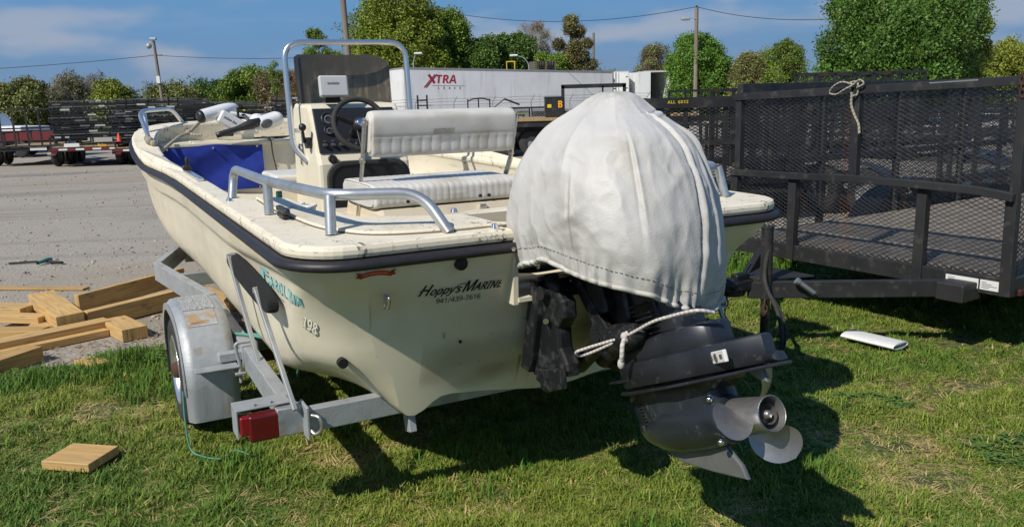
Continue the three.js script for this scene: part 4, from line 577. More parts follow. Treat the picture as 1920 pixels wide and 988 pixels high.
// ------------------------------------------------------------------ the white motor cover: a sewn vinyl hood with creases and stains
{
  const [cv, CP] = onBoat('motor_cover', 'white stained vinyl cover pulled over the outboard motor head', 'motor cover', [0, 1.0, 0.24]);
  const PR = [[0.0, 1.629], [0.12, 1.626], [0.25, 1.606], [0.43, 1.563], [0.665, 1.50], [0.80, 1.43], [0.885, 1.35], [0.93, 1.275], [0.95, 1.21], [0.952, 1.15], [0.927, 1.09], [0.900, 1.045]].map(([r, y]) => V(r, y, 0)), pc = new THREE.CatmullRomCurve3(PR);
  const dirt = colorTex(1024, 512, (u, v) => {
    const n = fA(u, v), m = fC(u, v), e = fE(u, v * 0.5); let c = mixc([0.515, 0.505, 0.485], [0.45, 0.44, 0.41], sstep(0.45, 0.75, n));
    const top = sstep(0.36, 0.05, v); c = mixc(c, [0.40, 0.385, 0.33], top * sstep(0.40, 0.62, m * 0.6 + n * 0.4) * 0.8);
    c = mixc(c, [0.33, 0.31, 0.25], sstep(0.55, 0.85, fB(u + 0.2, v + 0.5)) * 0.28);
    c = mixc(c, [0.40, 0.37, 0.31], Math.exp(-Math.pow((u - 0.43 - 0.02 * Math.sin(v * 9)) / 0.022, 2)) * sstep(0.40, 0.62, m) * sstep(0.35, 0.5, v) * sstep(0.95, 0.6, v) * 0.55);
    c = mixc(c, [0.24, 0.235, 0.21], Math.exp(-Math.pow((u - 0.335) / 0.05, 2) - Math.pow((v - 0.86) / 0.08, 2)) * sstep(0.42, 0.66, m * 0.6 + n * 0.4) * 0.8);
    c = mixc(c, [0.27, 0.26, 0.22], sstep(0.86, 0.99, v) * sstep(0.45, 0.65, m) * 0.6);
    return mixc(c, [0.45, 0.43, 0.38], sstep(0.70, 0.9, e) * 0.25);
  }, false);
  const mat = std({ map: dirt, roughness: 0.55, bumpMap: rep(valueTex(256, 256, (u, v) => fE(u, v)), 10, 5), bumpScale: 0.0006 });
  // creases: [azimuth, depth t, direction slope, length, height, width]
  const cr = [[-0.42, 0.62, 0.30, 0.34, 0.020, 0.060], [-0.10, 0.58, -0.25, 0.36, 0.016, 0.05], [-0.95, 0.66, 0.5, 0.22, 0.016, 0.06], [-1.35, 0.75, -0.3, 0.25, 0.018, 0.07], [0.22, 0.72, 0.35, 0.26, 0.020, 0.045], [0.42, 0.64, -0.28, 0.34, 0.026, 0.04], [-0.70, 0.90, -0.8, 0.12, 0.014, 0.05], [0.05, 0.90, 0.5, 0.14, 0.014, 0.05], [-0.25, 0.84, 0.9, 0.12, 0.012, 0.04], [-1.1, 0.42, 0.9, 0.2, 0.012, 0.06], [0.75, 0.7, 0.3, 0.3, 0.02, 0.06], [-0.62, 0.38, 0.7, 0.22, 0.010, 0.04], [-1.9, 0.7, 0.2, 0.3, 0.02, 0.08], [0.15, 0.45, -0.7, 0.2, 0.012, 0.035]];
  const seamPhi = (t) => 0.10 + 0.16 * Math.sin(t * 2.2) - 0.10 * sstep(0.5, 1, t);
  const wrap = (a) => Math.atan2(Math.sin(a), Math.cos(a));
  const shape = (phi, t) => {
    const q = pc.getPointAt(clamp(t)); let r = q.x, y = q.y;
    const cx = Math.sin(phi), cz = Math.cos(phi), n = 2.6, k = Math.pow(Math.pow(Math.abs(cx) / 0.325, n) + Math.pow(Math.abs(cz) / (cz > 0 ? 0.40 : 0.475), n), -1 / n);
    let R = k * r;
    const X = k * r * cx, Z = k * r * cz; let d = 0.022 * fbm(X * 2.6 + 5, y * 2.6, Z * 2.6, 2) * sstep(0.05, 0.4, t);
    for (const [p0, t0, t1, hg] of [[-1.35, 0.12, 0.75, 0.016], [-0.62, 0.10, 0.62, 0.005], [0.02, 0.14, 0.9, 0.006], [0.75, 0.10, 0.8, 0.014], [1.9, 0.1, 0.8, 0.016], [-2.3, 0.1, 0.8, 0.016]]) { const dp = wrap(phi - p0 - 0.25 * (t - 0.4)), e = sstep(t0, t0 + 0.2, t) * (1 - sstep(t1 - 0.15, t1 + 0.1, t)); d += hg * e * (Math.exp(-Math.abs(dp) / 0.13) - 0.35); }
    const rg = 1 - Math.abs(fbm(X * 4.2 + y * 1.5, y * 3.2 - X * 2, Z * 4.2 + 2, 2)) * 6.5; d += 0.0055 * Math.max(0, rg) * sstep(0.2, 0.5, t);
    const r2 = 1 - Math.abs(fbm(X * 11 - y * 5, y * 9 + X * 4, Z * 11 + 7, 2)) * 6; d += 0.0024 * Math.max(0, r2) * sstep(0.35, 0.7, t) + 0.0012 * fbm(X * 40, y * 40, Z * 40, 2);
    for (const [p0, t0, sl, len, hgt, wd] of cr) { const dp = wrap(phi - p0 - (t - t0) * sl), e = Math.exp(-Math.pow((t - t0) / len, 4)); d += 0.06 * hgt * sstep(0.25, 0.5, t) * e * (Math.exp(-Math.pow(dp / wd, 2)) - 0.8 * Math.exp(-Math.pow((dp - wd * 1.7) / wd, 2))); }
    for (const [p0, t0, sl, len, hgt, wd] of [[0.44, 0.78, -0.30, 0.14, 0.005, 0.026], [0.72, 0.66, 0.22, 0.18, 0.012, 0.045], [0.98, 0.74, -0.15, 0.20, 0.012, 0.05], [-0.40, 0.70, 0.20, 0.16, 0.005, 0.022], [-1.05, 0.84, 0.5, 0.11, 0.008, 0.03]]) { const dp = wrap(phi - p0 - (t - t0) * sl), e = Math.exp(-Math.pow((t - t0) / len, 4)); d += hgt * e * (Math.exp(-Math.pow(dp / wd, 2)) - 0.9 * Math.exp(-Math.pow((dp + wd * 1.5) / (wd * 0.9), 2))); }
    const sp = wrap(phi - seamPhi(t)); d += (-0.009 * Math.exp(-Math.pow(sp / 0.012, 2)) + 0.010 * Math.exp(-Math.pow((sp - 0.05) / 0.035, 2))) * sstep(0.28, 0.4, t);
    // a top panel seam
    d += sstep(0.2, 0.9, Math.cos(phi - 1.0)) * (-0.005 * Math.exp(-Math.pow((t - 0.30 - 0.03 * Math.sin(phi * 2 + 1)) / 0.008, 2)) + 0.006 * Math.exp(-Math.pow((t - 0.325 - 0.03 * Math.sin(phi * 2 + 1)) / 0.02, 2)));
    // gathers above the draw-cord hem
    d += 0.007 * Math.sin(phi * 46 + 3 * Math.sin(phi * 7)) * sstep(0.90, 1.0, t) + 0.007 * Math.sin(phi * 9 + 2.5 * Math.sin(phi * 3)) * sstep(0.78, 0.98, t);
    R += d;
    y += d * 0.35 - 0.03 * sstep(0.8, 1, t) * Math.sin(phi * 2.0 + 0.9) - 0.012 * sstep(0.9, 1, t) * Math.sin(phi * 5) - 0.085 * sstep(0.55, 1, t) * Math.pow(Math.max(0, Math.cos(phi - 0.55)), 1.6);
    const lean = (y - 1.3) * -0.03;
    return [R * cx - 0.022 - 0.008 * t, y, 0.22 + R * cz + lean];
  };
  const body = (off) => grid(420, 150, (u, v) => { const phi = -PI + u * 2 * PI, p = shape(phi, v); return [p[0], p[1], p[2], u, v]; }, true);
  CP('hood', flat(body(0)), mat);
  // rolled hem with its draw-cord channel, and a stitched line above it
  const hem = []; for (let k = 0; k <= 240; k++) { const phi = -PI + k / 240 * 2 * PI, p = shape(phi, 1); hem.push(p); }
  CP('hem', [tubeOn(new THREE.CatmullRomCurve3(hem.slice(0, -1).map((p) => V(p[0], p[1] - 0.004, p[2])), true), 0.0085, 480, 8)], mat);
  const st = []; for (let k = 0; k < 150; k++) { const f = (k) => { const p = shape(-PI + k / 150 * 2 * PI, 0.955); return [p[0] * 1.006, p[1], 0.235 + (p[2] - 0.235) * 1.006]; }; st.push(bar(f(k), f(k + 0.55), 0.002, 0.002, 0)); }
  const stm = CP('stitching', st, std({ color: lin(0.22, 0.22, 0.20), roughness: 0.9 })); stm.userData.kind = 'stuff';
  const ss = []; for (let k = 0; k < 40; k++) { const f = (k) => { const t = 0.36 + k / 40 * 0.58, p = shape(seamPhi(t) - 0.004, t); return [p[0] * 1.004, p[1], 0.235 + (p[2] - 0.235) * 1.004 + 0.001]; }; ss.push(bar(f(k), f(k + 0.7), 0.0035, 0.0035, 0)); }
  const sm = CP('seam_stitching', ss, std({ color: lin(0.18, 0.18, 0.17), roughness: 0.9 })); sm.userData.kind = 'stuff';
}

// ------------------------------------------------------------------ things lying on the boat
{
  const [fg, FP] = onBoat('fish_finder', 'small white instrument with its sun cover on top of the console', 'fish finder', [-0.16, 1.57, -2.64]);
  const scr = FP('housing', [(() => { const g = rbx(0.185, 0.135, 0.04, 0, 0, 0, 0.014, 3); return g.applyMatrix4(new THREE.Matrix4().makeRotationFromEuler(new THREE.Euler(-0.22, -0.06, -0.02)).setPosition(-0.165, 1.675, -2.62)); })()], M.gps);
  FP('maker_lettering', flat(grid(2, 2, (u, v) => { const p = V(lerp(-0.045, 0.04, u), lerp(0.002, 0.028, v), 0.0215).applyEuler(new THREE.Euler(-0.22, -0.06, -0.02)); return [p.x - 0.165, p.y + 1.675, p.z - 2.62, u, v]; })), print(256, 72, (c) => { c.font = 'bold 56px sans-serif'; c.fillStyle = '#55585c'; c.fillText('GARMIN', 8, 56); }), scr);
  FP('bracket', [rbx(0.11, 0.02, 0.08, -0.165, 1.582, -2.66, 0.006), rbx(0.10, 0.05, 0.03, -0.165, 1.605, -2.66, 0.006)], M.plastic);
  // electric bow motor lying folded on the casting deck
  const [tm, TM] = onBoat('trolling_motor', 'white electric bow motor lying folded on the front deck', 'trolling motor', [-0.25, 1.23, -5.25]);
  const axis = (a, b, prof, m = 24) => { const A = V(...a), B = V(...b), d = B.clone().sub(A), L = d.length(), g = lathe(prof.map(([r, t]) => [r, t * L]), m); return flat(g.applyQuaternion(new THREE.Quaternion().setFromUnitVectors(V(0, 1, 0), d.normalize())).translate(...a)); };
  TM('motor_pod', axis([-0.60, 1.445, -5.22], [-0.265, 1.525, -5.34], [[0, 0.0], [0.055, 0.0], [0.060, 0.03], [0.060, 0.55], [0.055, 0.75], [0.040, 0.92], [0.018, 0.995], [0, 1]]), M.white);
  TM('pod_nose', axis([-0.635, 1.437, -5.21], [-0.585, 1.449, -5.225], [[0, 0], [0.040, 0.02], [0.056, 0.35], [0.058, 1], [0, 1]]), M.plastic);
  TM('shaft', cyl([-0.43, 1.487, -5.28], [-0.02, 1.40, -5.20], 0.018), M.white);
  TM('mount', [rbx(0.30, 0.045, 0.13, -0.26, 1.30, -5.30, 0.015, 3), (() => { const g = rbx(0.26, 0.12, 0.09, 0, 0, 0, 0.02, 3); return g.applyMatrix4(new THREE.Matrix4().makeRotationZ(-0.55).setPosition(-0.34, 1.385, -5.22)); })(), ball(0.075, -0.12, 1.40, -5.24, 1, 0.8, 1), rbx(0.10, 0.10, 0.10, -0.20, 1.26, -5.3, 0.02)], M.white);
  TM('lettering', flat(grid(2, 2, (u, v) => { const p = V(lerp(-0.10, 0.03, u), lerp(-0.02, 0.03, v), 0.0465).applyEuler(new THREE.Euler(0, 0, -0.55)); return [p.x - 0.34, p.y + 1.385, p.z - 5.22, u, v]; })), print(256, 96, (c) => { c.font = 'italic bold 60px sans-serif'; c.fillStyle = '#3c4046'; c.fillText('minn kota', 6, 66); }), tm);
  const hq = new THREE.Matrix4().makeRotationFromEuler(new THREE.Euler(0.1, 0.25, 0.24)).setPosition(-0.055, 1.395, -5.05);
  TM('head', [rbx(0.26, 0.125, 0.15, 0, 0, 0, 0.055, 6).applyMatrix4(hq)], M.white);
  TM('head_panel', [flat(new THREE.SphereGeometry(0.05, 20, 14).scale(1.2, 0.8, 0.35).translate(-0.055, 0.0, 0.068)).applyMatrix4(hq)], std({ color: lin(0.10, 0.11, 0.12), roughness: 0.3 }));
  TM('tiller', axis([-0.525, 1.285, -5.00], [-0.14, 1.395, -5.0], [[0, 0], [0.024, 0.005], [0.026, 0.1], [0.024, 0.45], [0.034, 0.62], [0.045, 0.8], [0.035, 1], [0, 1]]), M.plastic);
  TM('latch', [rbx(0.10, 0.045, 0.05, -0.40, 1.29, -5.16, 0.012), rbx(0.02, 0.10, 0.03, -0.29, 1.47, -5.20, 0.006), cyl([-0.24, 1.45, -5.22], [-0.21, 1.40, -5.16], 0.012)], M.plastic);
  const [ca, CA] = onBoat('cable', 'black cable of the bow motor drooping over the front deck', 'cable', [0, 1.23, -5.1]);
  CA('strand', [spline([[-0.10, 1.25, -5.2], [0.05, 1.235, -5.16], [0.16, 1.245, -5.22], [0.17, 1.24, -5.32], [0.02, 1.235, -5.38], [-0.15, 1.235, -5.3], [-0.06, 1.236, -5.15], [-0.05, 1.225, -5.05], [-0.045, 1.10, -5.03], [0.0, 0.85, -5.02], [0.04, 0.65, -4.95]], 0.006, 120)], M.rubber);
  const [mr, MR] = onBoat('mooring_rope', 'frayed grey mooring rope tied to the left bow rail', 'rope', [-1.05, 1.25, -4.9]);
  MR('strand', [spline([[-0.56, 1.40, -5.55], [-0.66, 1.34, -5.35], [-0.72, 1.305, -5.22], [-0.80, 1.285, -5.14], [-0.90, 1.23, -5.02], [-0.965, 1.19, -4.93], [-1.0, 1.185, -4.85], [-1.03, 1.24, -4.85], [-1.07, 1.27, -4.84]], 0.015, 80), spline([[-0.72, 1.305, -5.22], [-0.68, 1.29, -5.18], [-0.62, 1.285, -5.16]], 0.014, 20)], M.rope);
  MR('knot', [ball(0.034, -1.075, 1.27, -4.86), ball(0.028, -1.05, 1.25, -4.82), ball(0.028, -0.72, 1.31, -5.22), ball(0.026, -1.09, 1.29, -4.88), ball(0.022, -1.0, 1.205, -4.84)], M.rope);
}

// ------------------------------------------------------------------ expanded steel mesh, as strands
function expanded(w, h, cw, ch, t = 0.0045, d = 0.005) {   // in the xy plane from (0, 0)
  const nx = Math.round(w / cw), ny = Math.round(h / ch), P = [], dx = w / nx / 2, dy = h / ny / 2;
  const seg = (x0, y0, x1, y1) => { const l = Math.hypot(x1 - x0, y1 - y0), ox = -(y1 - y0) / l * t / 2, oy = (x1 - x0) / l * t / 2, A = [[x0 + ox, y0 + oy, d / 2], [x0 - ox, y0 - oy, d / 2], [x0, y0, -d / 2]], B = [[x1 + ox, y1 + oy, d / 2], [x1 - ox, y1 - oy, d / 2], [x1, y1, -d / 2]]; for (let k = 0; k < 3; k++) { const m = (k + 1) % 3; P.push(...A[k], ...A[m], ...B[m], ...A[k], ...B[m], ...B[k]); } };
  for (let j = 0; j <= ny; j++) for (let i = 0; i < nx; i++) {
    const y = j * h / ny, x = i * w / nx;
    if (j < ny) { seg(x, y + dy, x + dx, y + 2 * dy); seg(x + dx, y + 2 * dy, x + 2 * dx, y + dy); seg(x, y + dy, x + dx, y); seg(x + dx, y, x + 2 * dx, y + dy); }
  }
  const g = new THREE.BufferGeometry(); g.setAttribute('position', new THREE.Float32BufferAttribute(P, 3)); g.computeVertexNormals(); return boxUV(g);
}
const meshMat = std({ map: M.black.map, color: lin(1.5, 1.5, 1.5), roughness: 0.45 });
function stuffPart(name, g, m, p) { const o = part(name, g, m, p); o.userData.kind = 'stuff'; return o; }

// ------------------------------------------------------------------ black mesh-sided trailer at the right (own axes: z runs back from its front edge)
{
  const t = thing('mesh_trailer', 'black mesh-sided utility trailer with weathered plank deck, on the lawn beside the boat', 'utility trailer', [2.345, 0, -5.53], 122.3 * PI / 180);
  const L = 4.3, P = (n, g, m = M.black, p = t) => part(n, g, m, p);
  const topY = (x) => 1.615 - 0.024 * x, midPts = [[-1.06, 0.985], [-0.85, 1.012], [-0.5, 1.022], [0.0, 1.03], [0.45, 1.018], [1.07, 1.012]];
  P('front_beam', rbx(2.14, 0.11, 0.05, 0, 0.452, 0.0, 0.005)); P('rear_beam', rbx(2.14, 0.11, 0.05, 0, 0.452, L, 0.005));
  for (const x of [-1.05, 1.05]) P('side_beam', rbx(0.05, 0.11, L, x, 0.452, L / 2, 0.005));
  const r = rng(7);
  for (let i = 0; i < 12; i++) { const o = P('plank', [rbx(0.164, 0.036, L - 0.08, -0.935 + i * 0.17, 0.50 + (r() - 0.5) * 0.006, L / 2, 0.006, 1)], M.deckWood); o.rotation.z = (r() - 0.5) * 0.01; }
  for (let i = 0; i < 5; i++) P('cross_member', bx(2.05, 0.07, 0.05, 0, 0.44, 0.4 + i * 0.86));
  // front: lower posts, the buckled middle rail, upper posts and top rail
  for (const x of [-1.045, -0.50, 0.49, 1.045]) P('front_post', bar([x, 0.40, -0.012], [x + (x < -1 ? 0.01 : 0), 1.0, -0.005], 0.065, 0.055, 0.004));
  for (const x of [-1.03, 0.03, 1.05]) P('upper_post', bar([x, 1.0, 0.03], [x, topY(x), 0.03], x === 0.03 ? 0.06 : 0.055, 0.05, 0.004));
  const bulge = (x) => -0.025 * Math.cos(clamp(x) * PI / 2) ;
  for (let i = 0; i + 1 < midPts.length; i++) { const a = midPts[i], b = midPts[i + 1]; P('middle_rail', bar([a[0], a[1], bulge(a[0]) - 0.02], [b[0] + 0.004, b[1], bulge(b[0]) - 0.02], 0.05, 0.048, 0.004), M.black); }
  for (const [x0, x1, y0, y1] of [[0.16, 0.40, 1.024, 1.018], [-0.30, -0.16, 1.026, 1.028]]) P('rust_patch', bar([x0, y0, -0.048], [x1, y1, -0.046], 0.004, 0.036, 0.001), M.rust);
  P('top_rail', bar([-1.07, topY(-1.07), 0.02], [1.08, topY(1.08), 0.02], 0.05, 0.055, 0.004));
  const mg = expanded(2.06, 0.50, 0.056, 0.0275, 0.0043), mu = expanded(2.04, 0.56, 0.056, 0.0275, 0.0046);
  stuffPart('wire_mesh', mg.clone().translate(-1.03, 0.51, 0.03), meshMat, t); stuffPart('wire_mesh', mu.clone().translate(-1.02, 1.045, 0.045), meshMat, t);
  // sides and tailgate
  const sm = expanded(L - 0.1, 1.10, 0.060, 0.030, 0.0065);
  for (const x of [-1.05, 1.05]) {
    P('side_top_rail', bar([x, 1.655, 0.02], [x, 1.665, L], 0.055, 0.07, 0.004)); P('side_middle_rail', bar([x, 1.06, 0.05], [x, 1.06, L], 0.045, 0.05, 0.004));
    for (let k = 1; k <= 4; k++) P('side_post', bar([x, 0.45, k * L / 4 - 0.03], [x, 1.65, k * L / 4 - 0.03], 0.05, 0.05, 0.004));
    stuffPart('wire_mesh', sm.clone().rotateY(-PI / 2).translate(x, 0.52, 0.06), meshMat, t);
    for (const z of [2.3, 3.15]) { const w = sub('wheel', t), at = (g) => flat(g.rotateZ(PI / 2).translate(x * 1.17, 0.33, z)); part('tyre', at(lathe([[0.20, -0.09], [0.30, -0.095], [0.325, -0.06], [0.33, 0], [0.325, 0.06], [0.30, 0.095], [0.20, 0.09]], 36)), M.rubber, w); part('rim', at(lathe([[0.20, -0.08], [0.18, 0.02], [0.08, 0.03], [0, 0.03]], 30)), M.truckWhite, w); part('rim', at(lathe([[0.20, 0.08], [0.18, 0.0], [0.08, -0.01], [0, -0.01]], 30)), M.truckWhite, w); }
    P('mudguard', flat(grid(24, 2, (u, v) => { const a = u * PI; return [x * 1.17 + (v - 0.5) * 0.26, 0.36 + 0.40 * Math.sin(a), 2.72 + 0.86 * Math.cos(a), u, v]; })));
  }
  for (const x of [-0.5, 0.03, 0.55]) P('tailgate_bar', bar([x, 0.5, L], [x, 1.6, L], 0.045, 0.045, 0.004));
  P('tailgate_rail', bar([-1.05, 1.63, L], [1.05, 1.63, L], 0.05, 0.06, 0.004)); stuffPart('wire_mesh', expanded(2.05, 1.08, 0.075, 0.037, 0.005).translate(-1.02, 0.53, L + 0.02), meshMat, t);
  // A-frame drawbar with coupler, jack, chains and plug lead
  for (const s of [-1, 1]) P('drawbar', bar([s * 0.03, 0.415, -1.06], [s * 0.76, 0.405, -0.02], 0.05, 0.105, 0.006));
  P('equipment_box', rbx(0.17, 0.11, 0.20, -0.80, 0.405, -0.08, 0.01));
  P('coupler', [ext([[-0.06, -0.02], [-0.05, -0.17], [-0.03, -0.23], [0.03, -0.23], [0.05, -0.17], [0.06, -0.02]], 0.07, 'xz', 0.445, 0.012).translate(0, 0, -1.02), ball(0.055, 0, 0.455, -1.19, 1, 0.9, 1.1), rbx(0.06, 0.05, 0.12, 0, 0.495, -1.10, 0.015), bar([0.02, 0.49, -1.06], [0.03, 0.56, -0.98], 0.02, 0.014)], M.bracket);
  P('coupler_lip', [flat(new THREE.TorusGeometry(0.055, 0.012, 8, 20).rotateX(PI / 2).translate(0, 0.402, -1.17))], M.rust);
  P('jack', [cyl([-0.10, 0.36, -0.98], [-0.10, 0.80, -0.98], 0.036), cyl([-0.10, 0.80, -0.98], [-0.10, 0.815, -0.98], 0.040), cyl([-0.10, 0.0, -0.98], [-0.10, 0.36, -0.98], 0.028), rbx(0.16, 0.02, 0.13, -0.10, 0.012, -0.98, 0.004)]);
  P('jack_crank', [pipe([[-0.10, 0.80, -0.98], [-0.10, 0.835, -0.99], [0.06, 0.83, -1.03], [0.10, 0.845, -1.04], [0.12, 0.92, -1.06]], 0.007, 0.02, 50, 8)], M.steel);
  P('gusset', ext([[-0.20, -0.65], [-0.06, -1.0], [0.06, -1.0], [0.20, -0.65]], 0.012, 'xz', 0.472, 0.003));
  const chain = (pts) => { const c = new THREE.CatmullRomCurve3(pts.map((p) => V(...p))), n = Math.round(c.getLength() / 0.034), g = []; for (let k = 0; k < n; k++) { const q = c.getPointAt((k + 0.5) / n), d = c.getTangentAt((k + 0.5) / n), ring = new THREE.TorusGeometry(0.013, 0.0042, 6, 12).scale(1.0, 1.75, 1); ring.rotateY(k % 2 ? PI / 2 : 0); ring.applyQuaternion(new THREE.Quaternion().setFromUnitVectors(V(0, 1, 0), d)); g.push(flat(ring.translate(q.x, q.y, q.z))); } return g; };
  const mkChain = (pts) => { const o = P('chain', chain(pts), M.rust); o.userData.kind = 'stuff'; };
  mkChain([[0.05, 0.38, -1.16], [0.055, 0.25, -1.17], [0.06, 0.12, -1.16], [0.07, 0.03, -1.14]]); mkChain([[-0.13, 0.36, -1.02], [-0.15, 0.2, -1.03], [-0.15, 0.08, -1.03], [-0.17, 0.02, -1.06]]);
  mkChain([[-1.03, 1.55, 0.0], [-1.03, 1.68, 0.0], [-1.08, 1.70, 0.03], [-1.12, 1.69, 0.06]]);
  P('plug_lead', [spline([[-0.12, 0.72, -0.98], [-0.13, 0.52, -1.03], [-0.18, 0.44, -1.06], [-0.26, 0.34, -1.07], [-0.32, 0.22, -1.09], [-0.32, 0.10, -1.10], [-0.27, 0.03, -1.12]], 0.013, 80), spline([[-0.20, 0.42, -1.06], [-0.28, 0.30, -1.04], [-0.335, 0.16, -1.07], [-0.30, 0.05, -1.08]], 0.008, 50)], M.rubber);
  P('lock_pin', [cyl([-0.30, 0.40, -0.78], [-0.25, 0.47, -0.86], 0.017), cyl([-0.25, 0.47, -0.86], [-0.242, 0.483, -0.873], 0.022)], M.steel);
  const tagq = P('number_tag', [ext([[-0.035, -0.035], [0.035, -0.035], [0.035, 0.02], [0.022, 0.035], [-0.022, 0.035], [-0.035, 0.02]], 0.004, 'xy', 0, 0.001).rotateY(-2.2).translate(0.06, 0.335, -1.20)], M.paper);
  P('number_print', flat(grid(1, 1, (u, v) => [lerp(-0.034, 0.034, u), lerp(-0.03, 0.012, v), 0.004, u, v]).rotateY(-2.2).translate(0.06, 0.335, -1.20)), print(256, 160, (c) => { c.font = 'bold 110px sans-serif'; c.fillStyle = '#26282c'; c.fillText('1284', 4, 120); }), tagq);
  for (const [x, w] of [[-0.79, 0.20], [-0.965, 0.13]]) { const o = P('label_plate', rbx(w, 0.06, 0.004, x, 0.452, -0.0275, 0.001), M.paper); P('small_print', flat(grid(1, 1, (u, v) => [x + w * (0.45 - 0.9 * u), 0.452 + (v - 0.5) * 0.05, -0.0305, u, v])), print(256, 64, (c) => { c.fillStyle = '#7d8088'; for (let k = 0; k < 4; k++) c.fillRect(8, 8 + k * 14, 60 + (k * 67) % 160, 5); }), o); }
  P('marker_lamp', rbx(0.025, 0.04, 0.04, -1.09, 0.42, 0.06, 0.008), std({ color: lin(0.05, 0.012, 0.01), roughness: 0.5 }));
  P('latch_bar', [bar([-0.78, 1.65, 0.0], [-0.48, 1.642, 0.0], 0.012, 0.012)], M.steel);
}
{ // rope tied round the top of its middle post: a bow and a hanging tail
  const th = 122.3 * PI / 180, W = (x, y, z) => [2.345 + x * Math.cos(th) + z * Math.sin(th), y, -5.53 - x * Math.sin(th) + z * Math.cos(th)];
  const o = thing('rope', 'pale frayed rope tied in a bow on the top rail of the mesh-sided trailer', 'rope', [0, 0, 0]); const base = W(0.03, 1.62, 0); o.position.set(...base);
  const rel = (l) => l.map(([x, y, z]) => { const q = W(x, y, z); return q.map((v, i) => v - base[i]); });
  part('bow', [spline(rel([[0.03, 1.65, -0.03], [0.10, 1.67, -0.05], [0.17, 1.64, -0.05], [0.20, 1.60, -0.04], [0.15, 1.59, -0.04], [0.08, 1.62, -0.05], [0.03, 1.65, -0.03], [-0.02, 1.68, -0.03], [-0.05, 1.655, -0.03], [0.0, 1.63, -0.03]]), 0.006, 80), spline(rel([[0.06, 1.585, 0.0], [0.06, 1.66, -0.02], [0.03, 1.67, 0.03], [0.0, 1.66, -0.02], [0.01, 1.585, -0.01], [0.03, 1.58, -0.03], [0.06, 1.585, 0.0]]), 0.007, 60)], M.rope, o);
  part('tail', [spline(rel([[0.03, 1.60, -0.035], [0.035, 1.52, -0.03], [0.01, 1.45, -0.025], [-0.02, 1.39, -0.02], [-0.03, 1.33, -0.02]]), 0.009, 40)], M.rope, o);
}
{ // the pale foam tube on the grass
  const a = V(2.17, 0, -5.16), b = V(2.42, 0, -4.80); const o = thing('foam_sleeve', 'flattened white foam sleeve lying on the grass by the mesh-sided trailer', 'foam sleeve', [2.29, 0.055, -4.985], Math.atan2(b.x - a.x, b.z - a.z));
  const pr = (r) => Array.from({ length: 40 }, (_, k) => { const t = k / 40 * 2 * PI; return [0.088 * r * Math.sign(Math.cos(t)) * Math.pow(Math.abs(Math.cos(t)), 0.8), 0.021 * r * Math.sin(t)]; });
  part('sleeve', [ext(pr(1), 0.36, 'xy', 0, 0.003, [pr(0.86).reverse()])], M.foam, o);
}

